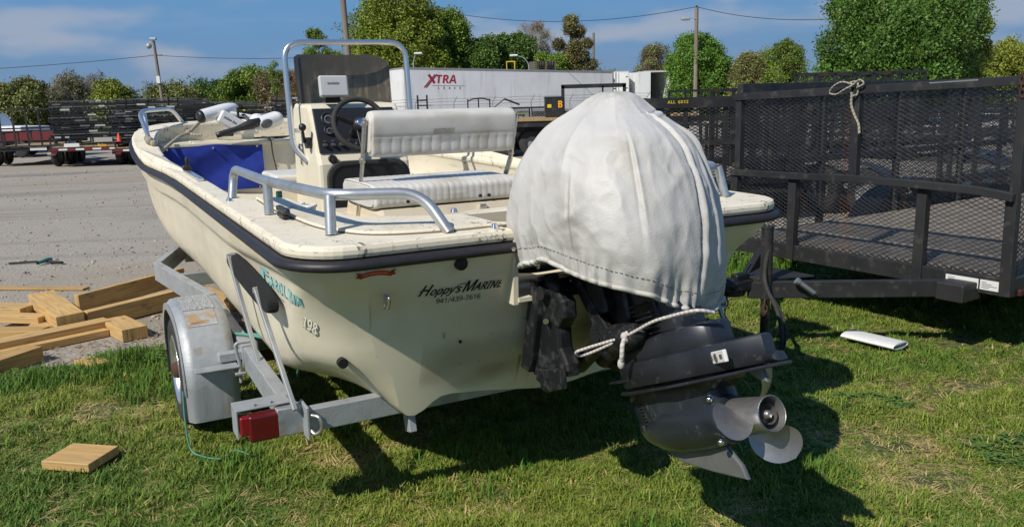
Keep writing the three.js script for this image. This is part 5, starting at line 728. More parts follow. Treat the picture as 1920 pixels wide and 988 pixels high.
// ------------------------------------------------------------------ sawn pine timbers piled at the edge of the lot
{
  const list = [
    [-4.40, -6.44, -3.86, -6.33, 0.19, 0.115, 0, 'pale thick timber block at the far left of the wood pile', 0],
    [-3.86, -6.52, -3.28, -5.86, 0.19, 0.105, 0.065, 'short wide timber lying aslant on top of the wood pile', 0],
    [-3.46, -6.30, -3.02, -7.32, 0.05, 0.15, 0.05, 'long timber standing on edge at the back of the wood pile', 1],
    [-3.24, -5.98, -2.70, -6.86, 0.085, 0.14, 0, 'long thick timber on edge nearest the trailer mudguard', 0],
    [-3.03, -5.98, -2.72, -5.66, 0.18, 0.09, 0, 'short timber offcut with two layers at the near end of the pile', 1],
    [-3.86, -4.96, -3.02, -5.83, 0.15, 0.05, 0, 'long pale board at the front of the pile, under another board', 1],
    [-3.88, -5.02, -3.04, -5.92, 0.14, 0.045, 0.052, 'long pale board on top of the front board of the pile', 0],
    [-4.05, -6.48, -3.63, -6.28, 0.15, 0.045, 0, 'flat board just behind the aslant timber of the pile', 0],
    [-3.66, -5.96, -3.24, -6.10, 0.16, 0.05, 0.0, 'short flat board in the middle of the wood pile', 0],
    [-4.02, -6.16, -3.60, -6.08, 0.14, 0.05, 0.045, 'short board lying on others at the left of the wood pile', 1],
    [-4.05, -5.88, -3.48, -5.84, 0.15, 0.055, 0, 'thin board behind the long front boards of the pile', 2],
    [-3.20, -5.24, -3.50, -4.42, 0.15, 0.10, 0, 'weathered thick timber running out of the left edge in front of the pile', 2],
    [-2.78, -7.05, -2.24, -6.46, 0.15, 0.075, 0, 'timber lying between the trailer mudguard and the boat hull', 0],
    [-2.79, -5.06, -2.60, -4.94, 0.12, 0.07, -0.01, 'small timber offcut half hidden in the weeds', 1],
    [-5.3, -7.62, -3.98, -7.44, 0.10, 0.016, 0, 'thin weathered lath lying alone on the lot behind the pile', 2],
    [-2.13, -3.545, -1.89, -3.495, 0.205, 0.042, 0.03, 'square pine block lying alone on the grass near the wheel', 0],
    [-3.6, -6.5, -3.30, -6.62, 0.14, 0.07, 0, 'short board between the two long edge timbers of the pile', 1],
  ];
  list.forEach(([ax, az, bx_, bz, w, h, y, label, k], i) => {
    const L = Math.hypot(bx_ - ax, bz - az), o = part(numbered('timber'), (() => { const g = rbx(w, h, L, 0, h / 2, 0, 0.004, 1); const uv = g.attributes.uv, p = g.attributes.position, n = g.attributes.normal; for (let q = 0; q < p.count; q++) { const nx = Math.abs(n.getX(q)), ny = Math.abs(n.getY(q)), nz = Math.abs(n.getZ(q)); if (nz > 0.8) uv.setXY(q, p.getX(q) + i, p.getY(q) * 0.3); else if (ny > 0.6) uv.setXY(q, p.getX(q) + i * 0.37, p.getZ(q) + i); else uv.setXY(q, p.getY(q) + i * 0.37 + 0.3, p.getZ(q) + i); } return g; })(), k === 2 ? M.pineTint[1] : k ? M.pine[(i + 1) % 3] : M.pine[i % 3], scene);
    o.position.set((ax + bx_) / 2, y, (az + bz) / 2); o.rotation.y = Math.atan2(bx_ - ax, bz - az); if (i === 1) o.rotation.x = 0.05;
    tag(o, label, 'timber', 'sawn pine timbers on the ground');
  });
  const c = thing('cord', 'black and teal cord end lying on the grey lot at the left edge', 'cord', [-5.2, 0.006, -8.9]);
  part('strand', [spline([[-0.35, 0.006, 0.05], [-0.1, 0.008, 0], [0.1, 0.012, 0.03], [0.28, 0.012, 0.12], [0.2, 0.02, 0.2]], 0.012, 50)], M.rubber, c); part('wrapping', [spline([[0.02, 0.012, -0.12], [0.05, 0.03, 0.02], [0.03, 0.02, 0.16]], 0.02, 20)], M.teal, c);
}

// ------------------------------------------------------------------ grass
{
  const R = rng(2024), tuft = (n, spread, seed, wid) => {
    const r = rng(seed), P = [], U = [];
    for (let b = 0; b < n; b++) {
      const a = r() * 6.283, q = Math.sqrt(r()) * spread, x0 = Math.cos(a) * q, z0 = Math.sin(a) * q, dir = r() * 6.283, h = 0.45 + 0.65 * r(), lean = 0.15 + 1.5 * r(), w = wid * (0.7 + 0.6 * r()), dx = Math.cos(dir), dz = Math.sin(dir), sx = -dz * w, sz = dx * w;
      const pt = (t) => { const o = lean * t * t * h; return [x0 + dx * o, h * t * (1 - 0.30 * Math.min(lean, 1.45) * t), z0 + dz * o]; };
      const L = [0, 0.4, 0.75, 1], Wd = [1, 0.95, 0.62, 0];
      for (let k = 0; k < 3; k++) { const p = pt(L[k]), p2 = pt(L[k + 1]), A = [p[0] - sx * Wd[k], p[1], p[2] - sz * Wd[k]], B = [p[0] + sx * Wd[k], p[1], p[2] + sz * Wd[k]], C = [p2[0] + sx * Wd[k + 1], p2[1], p2[2] + sz * Wd[k + 1]], D = [p2[0] - sx * Wd[k + 1], p2[1], p2[2] - sz * Wd[k + 1]]; P.push(...A, ...B, ...C); if (Wd[k + 1] > 0) P.push(...A, ...C, ...D); }
    }
    const g = new THREE.BufferGeometry(); g.setAttribute('position', new THREE.Float32BufferAttribute(P, 3)); g.setAttribute('uv', new THREE.Float32BufferAttribute(new Float32Array(P.length / 3 * 2), 2)); g.computeVertexNormals(); return g;
  };
  const leafMat = std({ color: lin(1, 1, 1), roughness: 0.75 });
  // bare worn ground: patches where little grows
  const bare = (x, z) => Math.max(Math.exp(-Math.pow(Math.hypot((x - 1.75) / 0.35, (z + 3.15) / 0.30), 2)), Math.exp(-Math.pow(Math.hypot((x - 1.35) / 0.20, (z + 2.42) / 0.16), 2)) * 0.9, 0.7 * Math.exp(-Math.pow(Math.hypot((x - 0.62) / 0.25, (z + 2.75) / 0.15), 2)), 0.9 * sstep(0.06, 0.36, fbm(x * 1.3 + 9, z * 1.3, 4.2, 3)), 0.75 * sstep(0.15, 0.4, fbm(x * 4 + 2, z * 4, 9.2, 2)));
  const rows = { grass: [], dry_grass: [] };
  const put = (x, z, h, c, key, sp = 1) => rows[key].push([x, z, h, c, sp, R() * 6.283]);
  let made = 0;
  for (let k = 0; k < 900000 && made < 170000; k++) {
    // more of them near the lens, as many per picture area
    const d = 1.75 + 11 * Math.pow(R(), 2.1), x = (R() * 2 - 1) * (0.72 * d + 0.5), z = -d + 0.15;
    const dep = lawnDepth(x, z); if (dep < -0.15) continue;
    const edge = sstep(-0.15, 0.7, dep), b = bare(x, z); if (R() > edge * (1 - 0.86 * b - 0.13 * sstep(0.75, 0.95, b))) continue;
    const n1 = fbm(x * 2.1, z * 2.1, 1.2, 3), n2 = fbm(x * 0.8 + 4, z * 0.8, 7.7, 3), straw = sstep(0.05, 0.4, fbm(x * 1.6 + 2, z * 1.6 + 5, 3, 3));
    const cl = fbm(x * 5.5 + 1, z * 5.5, 6.1, 2), h = 0.84 * (0.026 + 0.05 * R() * R() + 0.014 * R()) * clamp(1 + 1.1 * n1 + 1.5 * cl, 0.35, 2.4) * (0.7 + 0.3 * edge) * (1 - 0.5 * b);
    const t = R(), g = mixc([0.072, 0.150, 0.010], [0.195, 0.240, 0.026], clamp(0.45 + n2 * 1.5 + cl * 0.8 + (t - 0.5) * 0.8));
    if (R() < 0.12 + 0.36 * straw + 0.3 * b) { const s = 0.7 + 0.5 * R(); put(x, z, h * 0.8, [0.42 * s, 0.335 * s, 0.13 * s], 'dry_grass', 1.3); } else { const s = 0.75 + 0.5 * R(); put(x, z, h, g.map((q) => q * s), 'grass'); }
    made++;
  }
  // ranker tufts: by the wheel, along the lot, under the mesh trailer's drawbar
  const clump = (cx, cz, rad, n, h) => { for (let i = 0; i < n; i++) { const a = R() * 6.283, q = rad * Math.sqrt(R()); put(cx + Math.cos(a) * q, cz + Math.sin(a) * q, h * (0.5 + 0.8 * R()) * (1.2 - q / rad * 0.6), [0.06 + 0.05 * R(), 0.14 + 0.06 * R(), 0.012], 'grass', 0.8); } };
  clump(-2.45, -5.0, 0.35, 420, 0.13); clump(-2.9, -4.75, 0.3, 300, 0.10); clump(-2.1, -4.6, 0.3, 200, 0.10); clump(-1.25, -3.5, 0.22, 160, 0.10); clump(2.1, -7.4, 0.7, 500, 0.16); clump(3.4, -6.6, 1.0, 500, 0.12); clump(-0.2, -3.45, 0.4, 180, 0.09); clump(1.25, -3.2, 0.2, 120, 0.10); clump(0.5, -2.75, 0.15, 90, 0.09); clump(1.05, -2.55, 0.15, 70, 0.09);
  const lay = (name, label, geo, list) => {
    const o = new THREE.InstancedMesh(geo, leafMat, list.length), m = new THREE.Matrix4(), q = new THREE.Quaternion(), up = V(0, 1, 0), c = new THREE.Color();
    list.forEach(([x, z, h, col, sp, a], i) => { q.setFromAxisAngle(up, a); const w = (0.052 + 0.25 * h) * sp; m.compose(V(x, -0.004, z), q, V(w, h, w)); o.setMatrixAt(i, m); o.setColorAt(i, c.setRGB(...col)); });
    o.name = name; o.castShadow = o.receiveShadow = true; scene.add(o); tag(o, label, 'grass', null, 'stuff');
  };
  lay('grass', 'green lawn grass growing round the boat and the trailers', tuft(11, 0.55, 5, 0.040), rows.grass);
  lay('dry_grass', 'dry straw coloured grass scattered through the lawn', tuft(8, 0.6, 9, 0.036), rows.dry_grass);
  // broad-leaved weeds in low dark rosettes
  const rosette = (seed) => { const r = rng(seed), P = []; for (let i = 0; i < 16; i++) { const a = r() * 6.283, q = r() * 0.8, y = 0.15 + r() * 0.55, s = 0.14 + 0.12 * r(), t = r() * 6.283, tilt = (r() - 0.5) * 0.8, c = [Math.cos(a) * q, y, Math.sin(a) * q]; const e = [[-1, 0], [-0.5, 0.5], [0, -0.6], [0.5, 0.5], [1, 0]].map(([u, v]) => [c[0] + (Math.cos(t) * u - Math.sin(t) * v) * s, c[1] + u * tilt * s, c[2] + (Math.sin(t) * u + Math.cos(t) * v) * s]); P.push(...e[0], ...e[1], ...e[2], ...e[1], ...e[3], ...e[2], ...e[3], ...e[4], ...e[2]); } const g = new THREE.BufferGeometry(); g.setAttribute('position', new THREE.Float32BufferAttribute(P, 3)); g.setAttribute('uv', new THREE.Float32BufferAttribute(new Float32Array(P.length / 3 * 2), 2)); g.computeVertexNormals(); return g; };
  const W = [], weeds = (cx, cz, rx, rz, n, h) => { for (let i = 0; i < n; i++) { const a = R() * 6.283, q = Math.sqrt(R()); W.push([cx + Math.cos(a) * q * rx, cz + Math.sin(a) * q * rz, h * (0.6 + 0.7 * R()), R()]); } };
  weeds(-0.55, -2.72, 0.14, 0.09, 70, 0.06); weeds(0.07, -2.52, 0.10, 0.07, 45, 0.06); weeds(1.75, -4.0, 0.28, 0.14, 150, 0.05); weeds(2.25, -3.35, 0.26, 0.2, 150, 0.05); weeds(-2.95, -4.85, 0.4, 0.12, 110, 0.06); weeds(-2.5, -5.1, 0.3, 0.15, 110, 0.09); weeds(2.3, -7.9, 0.7, 0.5, 220, 0.22); weeds(4.1, -7.6, 0.9, 0.6, 160, 0.16); weeds(1.2, -3.5, 0.2, 0.1, 50, 0.05); weeds(-1.6, -2.8, 0.15, 0.1, 40, 0.045);
  const o = new THREE.InstancedMesh(rosette(77), leafMat, W.length), m = new THREE.Matrix4(), q = new THREE.Quaternion(), c = new THREE.Color();
  W.forEach(([x, z, h, t], i) => { q.setFromAxisAngle(V(0, 1, 0), t * 40); m.compose(V(x, 0, z), q, V(0.045 + h * 0.4, h, 0.045 + h * 0.4)); o.setMatrixAt(i, m); const s = 0.7 + 0.6 * t; o.setColorAt(i, c.setRGB(0.085 * s, 0.150 * s, 0.022 * s)); });
  o.name = 'weeds'; scene.add(o); tag(o, 'low dark broad-leaved weeds in patches on the lawn', 'weeds', null, 'stuff');
  // wood chips, straw and pebbles where lawn and lot meet
  const chips = [], cg = new THREE.BoxGeometry(1, 0.25, 0.35); for (let k = 0; k < 9000 && chips.length < 2600; k++) { const x = -4.6 + R() * 3.2, z = -4.0 - R() * 3.2, dd = lawnDepth(x, z); if (dd > -0.75 && dd < 0.35 && R() < Math.exp(-Math.pow((dd + 0.15) / 0.4, 2))) chips.push([x, z, R(), R(), R()]); }
  const ch = new THREE.InstancedMesh(flat(cg), leafMat, chips.length); chips.forEach(([x, z, a, b, t], i) => { q.setFromEuler(new THREE.Euler((a - 0.5) * 0.5, b * 6.28, (t - 0.5) * 0.5)); const s = 0.008 + 0.03 * a * a; m.compose(V(x, 0.004, z), q, V(s * 1.6, s * 0.5, s * 0.5)); ch.setMatrixAt(i, m); const k = 0.5 + 0.7 * t; ch.setColorAt(i, b < 0.6 ? c.setRGB(0.30 * k, 0.20 * k, 0.10 * k) : c.setRGB(0.26 * k, 0.24 * k, 0.21 * k)); });
  ch.name = 'debris'; scene.add(ch); tag(ch, 'bark chips and straw littering the edge of the grey lot', 'debris', null, 'stuff');
}

// ------------------------------------------------------------------ trees: trunk with limbs, crown of leaf sprays
{
  const spray = (seed, n, s) => { const r = rng(seed), P = [], N = []; for (let i = 0; i < n; i++) { const c = V(r() - 0.5, r() - 0.5, r() - 0.5).multiplyScalar(1.5), u = V(r() - 0.5, r() - 0.5, r() - 0.5).normalize(), w = V(r() - 0.5, r() - 0.5, r() - 0.5).cross(u).normalize(), a = s * (0.7 + 0.6 * r()), b = a * 0.5; const e = [c.clone().addScaledVector(u, -a), c.clone().addScaledVector(w, b), c.clone().addScaledVector(u, a), c.clone().addScaledVector(w, -b)]; for (const k of [0, 1, 2, 0, 2, 3]) P.push(e[k].x, e[k].y, e[k].z); } const g = new THREE.BufferGeometry(); g.setAttribute('position', new THREE.Float32BufferAttribute(P, 3)); g.setAttribute('uv', new THREE.Float32BufferAttribute(new Float32Array(P.length / 3 * 2), 2)); g.computeVertexNormals(); return g; };
  const SPRAYS = [spray(3, 22, 0.19), spray(4, 22, 0.21)], TWIG = (() => { const r = rng(8), g = []; for (let i = 0; i < 9; i++) { const a = V(r() - 0.5, r() - 0.7, r() - 0.5), b = a.clone().add(V(r() - 0.5, 0.5 + r() * 0.6, r() - 0.5)); g.push(cyl(a.toArray(), b.toArray(), 0.020, 0.008, 3)); } return merge(g); })();
  const leaf = std({ color: lin(1, 1, 1), roughness: 0.6 });
  // T: name, label, x, z, height, half-width, colour, sprays, spray size, options
  function tree(name, label, x, z, h, w, col, n, s, o = {}) {
    const r = rng(Math.floor(Math.abs(x * 131 + z * 17)) + 5), t = thing(name, label, o.cat ?? 'tree', [x, 0, z], 0, o.group), low = o.low ?? 0.12, tw = o.trunk ?? h * 0.022;
    const wood = [], lean = o.lean ?? 0; const top = [lean * h, h * 0.8, 0];
    wood.push(spline([[0, -0.1, 0], [lean * h * 0.3, h * 0.3, 0.05], [lean * h * 0.6, h * 0.55, 0], top], tw, 14, 7));
    const lobes = []; const nl = o.lobes ?? 16;
    for (let i = 0; i < nl; i++) { const f = clamp((i + 0.5 + (r() - 0.5) * 1.6) / nl, 0.02, 1), y = h * lerp(low + 0.08, 0.90, f), prof = o.round ? Math.sqrt(Math.max(0.05, 1 - Math.pow((f - 0.42) / 0.62, 2))) : Math.pow(Math.sin(PI * clamp(0.18 + f * 0.76)), 0.7), a = i * 2.4 + r(), q = w * prof * (0.30 + 0.52 * r()); lobes.push({ x: lean * y + Math.cos(a) * q, y, z: Math.sin(a) * q * 0.85, r: w * (0.16 + 0.36 * r()) * (0.6 + 0.4 * prof), s: 0.78 + 0.44 * r() }); if (i % 2 === 0) wood.push(spline([[lean * h * 0.3, h * lerp(0.2, 0.4, f), 0], [lobes[i].x * 0.5, (y + h * 0.3) / 2, lobes[i].z * 0.5], [lobes[i].x, y, lobes[i].z]], tw * 0.4, 8, 5)); }
    part('trunk', wood, M.bark, t);
    const tw2 = o.twigs ?? 0, list = []; n = Math.floor(n * 2.1); s *= 0.74; for (let i = 0; i < n; i++) { const L = lobes[Math.floor(r() * nl)], u = r() * 2 - 1, a = r() * 6.283, k = L.r * (0.62 + 0.46 * Math.pow(r(), 0.7)) * (r() < 0.12 ? 1.1 + 0.35 * r() : 1), q = Math.sqrt(1 - u * u); list.push([L.x + Math.cos(a) * q * k, L.y + u * k * 0.85, L.z + Math.sin(a) * q * k, L.s, r()]); }
    const mk = (nm, geo, mat, arr, color, size) => { if (!arr.length) return; const im = new THREE.InstancedMesh(geo, mat, arr.length), m = new THREE.Matrix4(), c = new THREE.Color(), e = new THREE.Euler(); arr.forEach(([px, py, pz, ls, v], i) => { e.set(v * 21, v * 57, v * 91); m.compose(V(px, Math.max(py, 0.15), pz), new THREE.Quaternion().setFromEuler(e), V(1, 1, 1).multiplyScalar(size * (0.7 + 0.6 * ((v * 37) % 1)))); im.setMatrixAt(i, m); const k = ls * (0.72 + 0.56 * v), warm = ((v * 13) % 1) * 0.25; im.setColorAt(i, c.setRGB(color[0] * k * (1 + warm), color[1] * k, color[2] * k)); }); im.name = nm; im.userData.kind = 'stuff'; im.castShadow = im.receiveShadow = true; t.add(im); };
    const nt = Math.floor(n * tw2); mk('crown', SPRAYS[nl % 2], leaf, list.slice(nt), col, s); mk('twigs', TWIG, leaf, list.slice(0, nt), o.twigCol ?? [0.14, 0.105, 0.08], s * 1.5);
    return t;
  }
  const G1 = [0.115, 0.205, 0.016], G2 = [0.062, 0.135, 0.016], G3 = [0.17, 0.225, 0.022], G4 = [0.15, 0.185, 0.045], BR = [0.16, 0.145, 0.05];
  const row = 'hedge trees along the left skyline';
  tree('scrub_tree', 'olive green tree at the far left of the skyline', -44.0, -75, 4.5, 3.4, G4, 1100, 0.75, { round: 1 });
  tree('scrub_tree', 'grey half-bare tree behind the left trailer stack', -40.0, -76, 5.2, 2.4, G4, 420, 0.6, { twigs: 0.6, twigCol: [0.20, 0.19, 0.17] });
  tree('scrub_tree', 'second grey half-bare tree, next to the bright yellow-green one', -37.8, -77, 5.0, 2.2, G4, 380, 0.6, { twigs: 0.65, twigCol: [0.20, 0.19, 0.17] });
  tree('scrub_tree', 'bright yellow-green small tree behind the left trailer stack', -35.6, -75, 4.5, 2.0, G3, 700, 0.65, { round: 1 });
  tree('scrub_tree', 'low dull green tree left of the leaning camera pole', -30.6, -76, 3.9, 2.8, G4, 800, 0.7, { round: 1 });
  tree('scrub_tree', 'mid green tree just right of the leaning camera pole', -27.3, -78, 4.1, 2.6, G2, 800, 0.7, { round: 1 });
  tree('scrub_tree', 'taller fresh green tree between the camera pole and the folded bow motor', -20.6, -66, 4.9, 2.3, G1, 900, 0.6, { round: 1 });
  tree('scrub_tree', 'brownish scrub tree above the folded bow motor', -17.6, -65, 4.2, 2.3, BR, 800, 0.55, { twigs: 0.3, round: 1 });
  tree('scrub_tree', 'reddish brown twiggy scrub left of the console rail', -14.6, -58, 4.3, 2.0, BR, 800, 0.5, { twigs: 0.5, twigCol: [0.17, 0.105, 0.075] });
  tree('scrub_tree', 'dense brown scrub directly behind the left console rail', -12.4, -56, 4.6, 2.0, BR, 800, 0.5, { twigs: 0.45, twigCol: [0.17, 0.105, 0.075] });
  tree('sapling', 'tall thin green sapling rising beside the console rail', -10.6, -47, 6.6, 0.75, G1, 200, 0.30, { trunk: 0.05, lobes: 11, low: 0.4, cat: 'sapling' });
  tree('sapling', 'thin leafy sapling standing out of the brown scrub', -13.3, -48, 4.7, 0.35, G1, 60, 0.28, { trunk: 0.04, lobes: 8, low: 0.45, cat: 'sapling' });
  tree('scrub_tree', 'green bush with reaching shoots behind the windscreen', -11.0, -52, 5.4, 1.7, G1, 500, 0.42, { twigs: 0.15 });
  tree('large_tree', 'big round yellow-green tree behind the console and white semi-trailer', -9.3, -78, 12.3, 5.0, [0.155, 0.225, 0.014], 4600, 0.75, { low: 0.08, lobes: 34, round: 1 });
  tree('large_tree', 'bright green tree joined to the right side of the big yellow-green tree', -5.6, -80, 11.0, 2.9, G1, 1900, 0.75, { low: 0.1, lobes: 20, round: 1 });
  tree('broad_tree', 'dark green tree behind the lettered semi-trailer', -2.4, -80, 8.2, 2.6, G2, 1500, 0.75, { lobes: 16, round: 1 });
  tree('broad_tree', 'dark green tree above the middle of the white semi-trailer', 0.6, -82, 8.6, 2.5, G2, 1500, 0.75, { lobes: 16, round: 1 });
  tree('bare_tree', 'bare grey branching tree with few leaves above the semi-trailer', 3.0, -86, 10.2, 2.6, G4, 330, 0.6, { twigs: 0.8, twigCol: [0.24, 0.22, 0.19], trunk: 0.14 });
  tree('vine_tree', 'ragged tree hung with brown vines above the right end of the semi-trailer', 6.3, -80, 10.0, 1.9, [0.15, 0.165, 0.04], 900, 0.6, { twigs: 0.3, lobes: 13, twigCol: [0.13, 0.10, 0.07] });
  tree('vine_tree', 'narrow ivy-clad tree leaning beside the ragged vine tree', 7.9, -79, 7.6, 0.9, [0.13, 0.145, 0.05], 380, 0.55, { twigs: 0.3, lobes: 8, lean: -0.03 });
  tree('broad_tree', 'fresh green tree in front of the bare grey tree', 4.0, -78, 6.6, 1.7, G1, 800, 0.65, { lobes: 10, round: 1 });
  tree('scrub_tree', 'low olive bushes tree behind the numbered box trailer', 12.2, -98, 4.6, 3.2, G4, 500, 0.7, { round: 1 });
  tree('scrub_tree', 'twiggy grey-green bush left of the round green tree', 17.0, -97, 8.0, 2.7, G4, 620, 0.65, { twigs: 0.55, twigCol: [0.16, 0.13, 0.10] });
  tree('round_tree', 'round dense green tree behind the grey pole and lamp', 13.3, -57, 5.8, 2.45, [0.080, 0.185, 0.016], 2600, 0.48, { lobes: 26, round: 1, low: 0.05 });
  tree('scrub_tree', 'dull green bush at the right foot of the round tree', 16.0, -55, 4.5, 1.9, G4, 1000, 0.45, { round: 1, twigs: 0.15 });
  tree('scrub_tree', 'loose green tree with upright shoots right of the round tree', 18.1, -54, 5.3, 1.6, G1, 800, 0.42, { twigs: 0.1 });
  tree('large_tree', 'huge dark green tree above the mesh-sided trailer', 19.2, -41, 8.3, 3.8, [0.060, 0.145, 0.014], 5400, 0.50, { lobes: 40, round: 1, low: 0.05 });
  tree('large_tree', 'yellow-green tree on the right flank of the huge dark tree', 22.9, -43, 6.9, 1.9, [0.13, 0.18, 0.02], 1600, 0.46, { lobes: 18, round: 1, low: 0.05 });
  tree('scrub_tree', 'low bright yellow-green tree at the far right edge', 37.5, -62, 4.9, 3.0, G3, 1100, 0.55, { round: 1 });
  tree('scrub_tree', 'distant low trees at the far right behind the mesh trailer', 30.0, -70, 3.6, 3.0, G4, 700, 0.6, { round: 1 });
  // a far wood closing the horizon
  const R = rng(31), n = 5200, im = new THREE.InstancedMesh(SPRAYS[0], leaf, n), m = new THREE.Matrix4(), c = new THREE.Color(), e = new THREE.Euler();
  for (let i = 0; i < n; i++) { const x = -140 + 290 * R(), z = -128 - 16 * R(), top = 3.2 + 2.4 * fbm(x * 0.06, 3.3, 0, 3); e.set(R() * 9, R() * 9, R() * 9); m.compose(V(x, Math.pow(R(), 0.6) * top, z), new THREE.Quaternion().setFromEuler(e), V(1, 1, 1).multiplyScalar(1.3)); im.setMatrixAt(i, m); const k = 0.7 + 0.6 * R(); im.setColorAt(i, c.setRGB(0.07 * k, 0.10 * k, 0.03 * k)); }
  im.name = 'treeline'; scene.add(im); tag(im, 'far line of low green woods along the horizon', 'woods', null, 'stuff');
}

// ------------------------------------------------------------------ the yard behind: stacked trailer frames
const ord = ['bottom', 'second', 'third', 'fourth', 'fifth', 'sixth', 'seventh', 'eighth', 'ninth', 'tenth', 'eleventh'];
{
  const glossy = std({ color: lin(0.012, 0.012, 0.013), roughness: 0.3 }), white = std({ color: lin(0.36, 0.36, 0.36), roughness: 0.6 }), mid = std({ color: lin(0.10, 0.10, 0.105), roughness: 0.45 });
  const mk = (W, L) => {
    const t = thing('trailer_frame', 'black steel trailer frame in a stack', 'trailer frame', [0, 0, 0], 0);
    for (const s of [-1, 1]) { part('side_rail', bx(0.06, 0.075, L, s * W / 2, 0.06, 0), glossy, t); part('upper_rail', bx(0.05, 0.035, L, s * W / 2, 0.145, 0), glossy, t); for (const z of [-0.5, 0, 0.5]) part('upright', bx(0.045, 0.15, 0.045, s * W / 2, 0.10, z * (L - 0.1)), glossy, t); }
    for (const z of [-0.5, 0.5]) { part('end_rail', bx(W, 0.055, 0.05, 0, 0.05, z * L), glossy, t); part('end_rail', bx(W, 0.022, 0.05, 0, 0.15, z * L), mid, t); }
    for (let i = 1; i < 6; i++) part('cross_member', bx(W, 0.06, 0.05, 0, 0.05, (i / 6 - 0.5) * L), M.blackFar, t);
    for (const x of [-0.34, 0.02, 0.36]) part('end_upright', bx(0.05, 0.13, 0.04, x * W, 0.11, L / 2 + 0.005), glossy, t);
    return t;
  };
  const tags = rng(55); let first = null;
  const stack = (x, z, turn, W, L, y0, n, where, k0) => {
    const proto = mk(W, L), all = [];
    for (let i = 0; i < n; i++) {
      const jx = (tags() - 0.5) * 0.10, jz = (tags() - 0.5) * 0.25, pos = [x + jx, y0 + i * 0.168, z + jz], tn = turn + (tags() - 0.5) * 0.03, label = `black trailer frame, ${i === n - 1 ? 'topmost' : i ? ord[i] + ' up' : 'lowest'} in ${where}`;
      let o = proto; if (i) o = copyOf(proto, pos, tn, label); else { o.position.set(...pos); o.rotation.y = tn; o.userData.label = label; }
      o.userData.group = 'trailer frames stacked in the yard'; all.push(o);
    }
    for (const o of all) { const tc = 1 + Math.floor(tags() * 3); for (let q = 0; q < tc; q++) part('paper_label', bx(0.10 + 0.22 * tags(), 0.05, 0.006, (tags() - 0.5) * W * 0.85, 0.06 + 0.09 * (tags() > 0.5), L / 2 + 0.03), tags() < 0.03 ? M.yellow : tags() < 0.4 ? mid : white, o); }
  };
  stack(-13.45, -27.6, 0.12, 2.05, 3.2, 0.86, 7, 'the stack nearest the left edge');
  stack(-11.3, -27.4, 0.05, 1.85, 3.2, 0.70, 8, 'the tall stack behind the left bow rail');
  stack(-11.35, -33.0, 0.0, 1.9, 3.0, 0.6, 8, 'the rear stack past the bow rail');
  stack(-9.75, -33.4, 0.0, 1.5, 3.0, 0.6, 7, 'the stack behind the folded bow motor');
  stack(-8.35, -33.0, 0.0, 1.15, 3.0, 0.5, 9, 'the narrow stack beside the console rail');
  stack(-14.9, -34.5, 0.1, 2.0, 3.0, 0.5, 7, 'the far stack behind the left trailer');
}
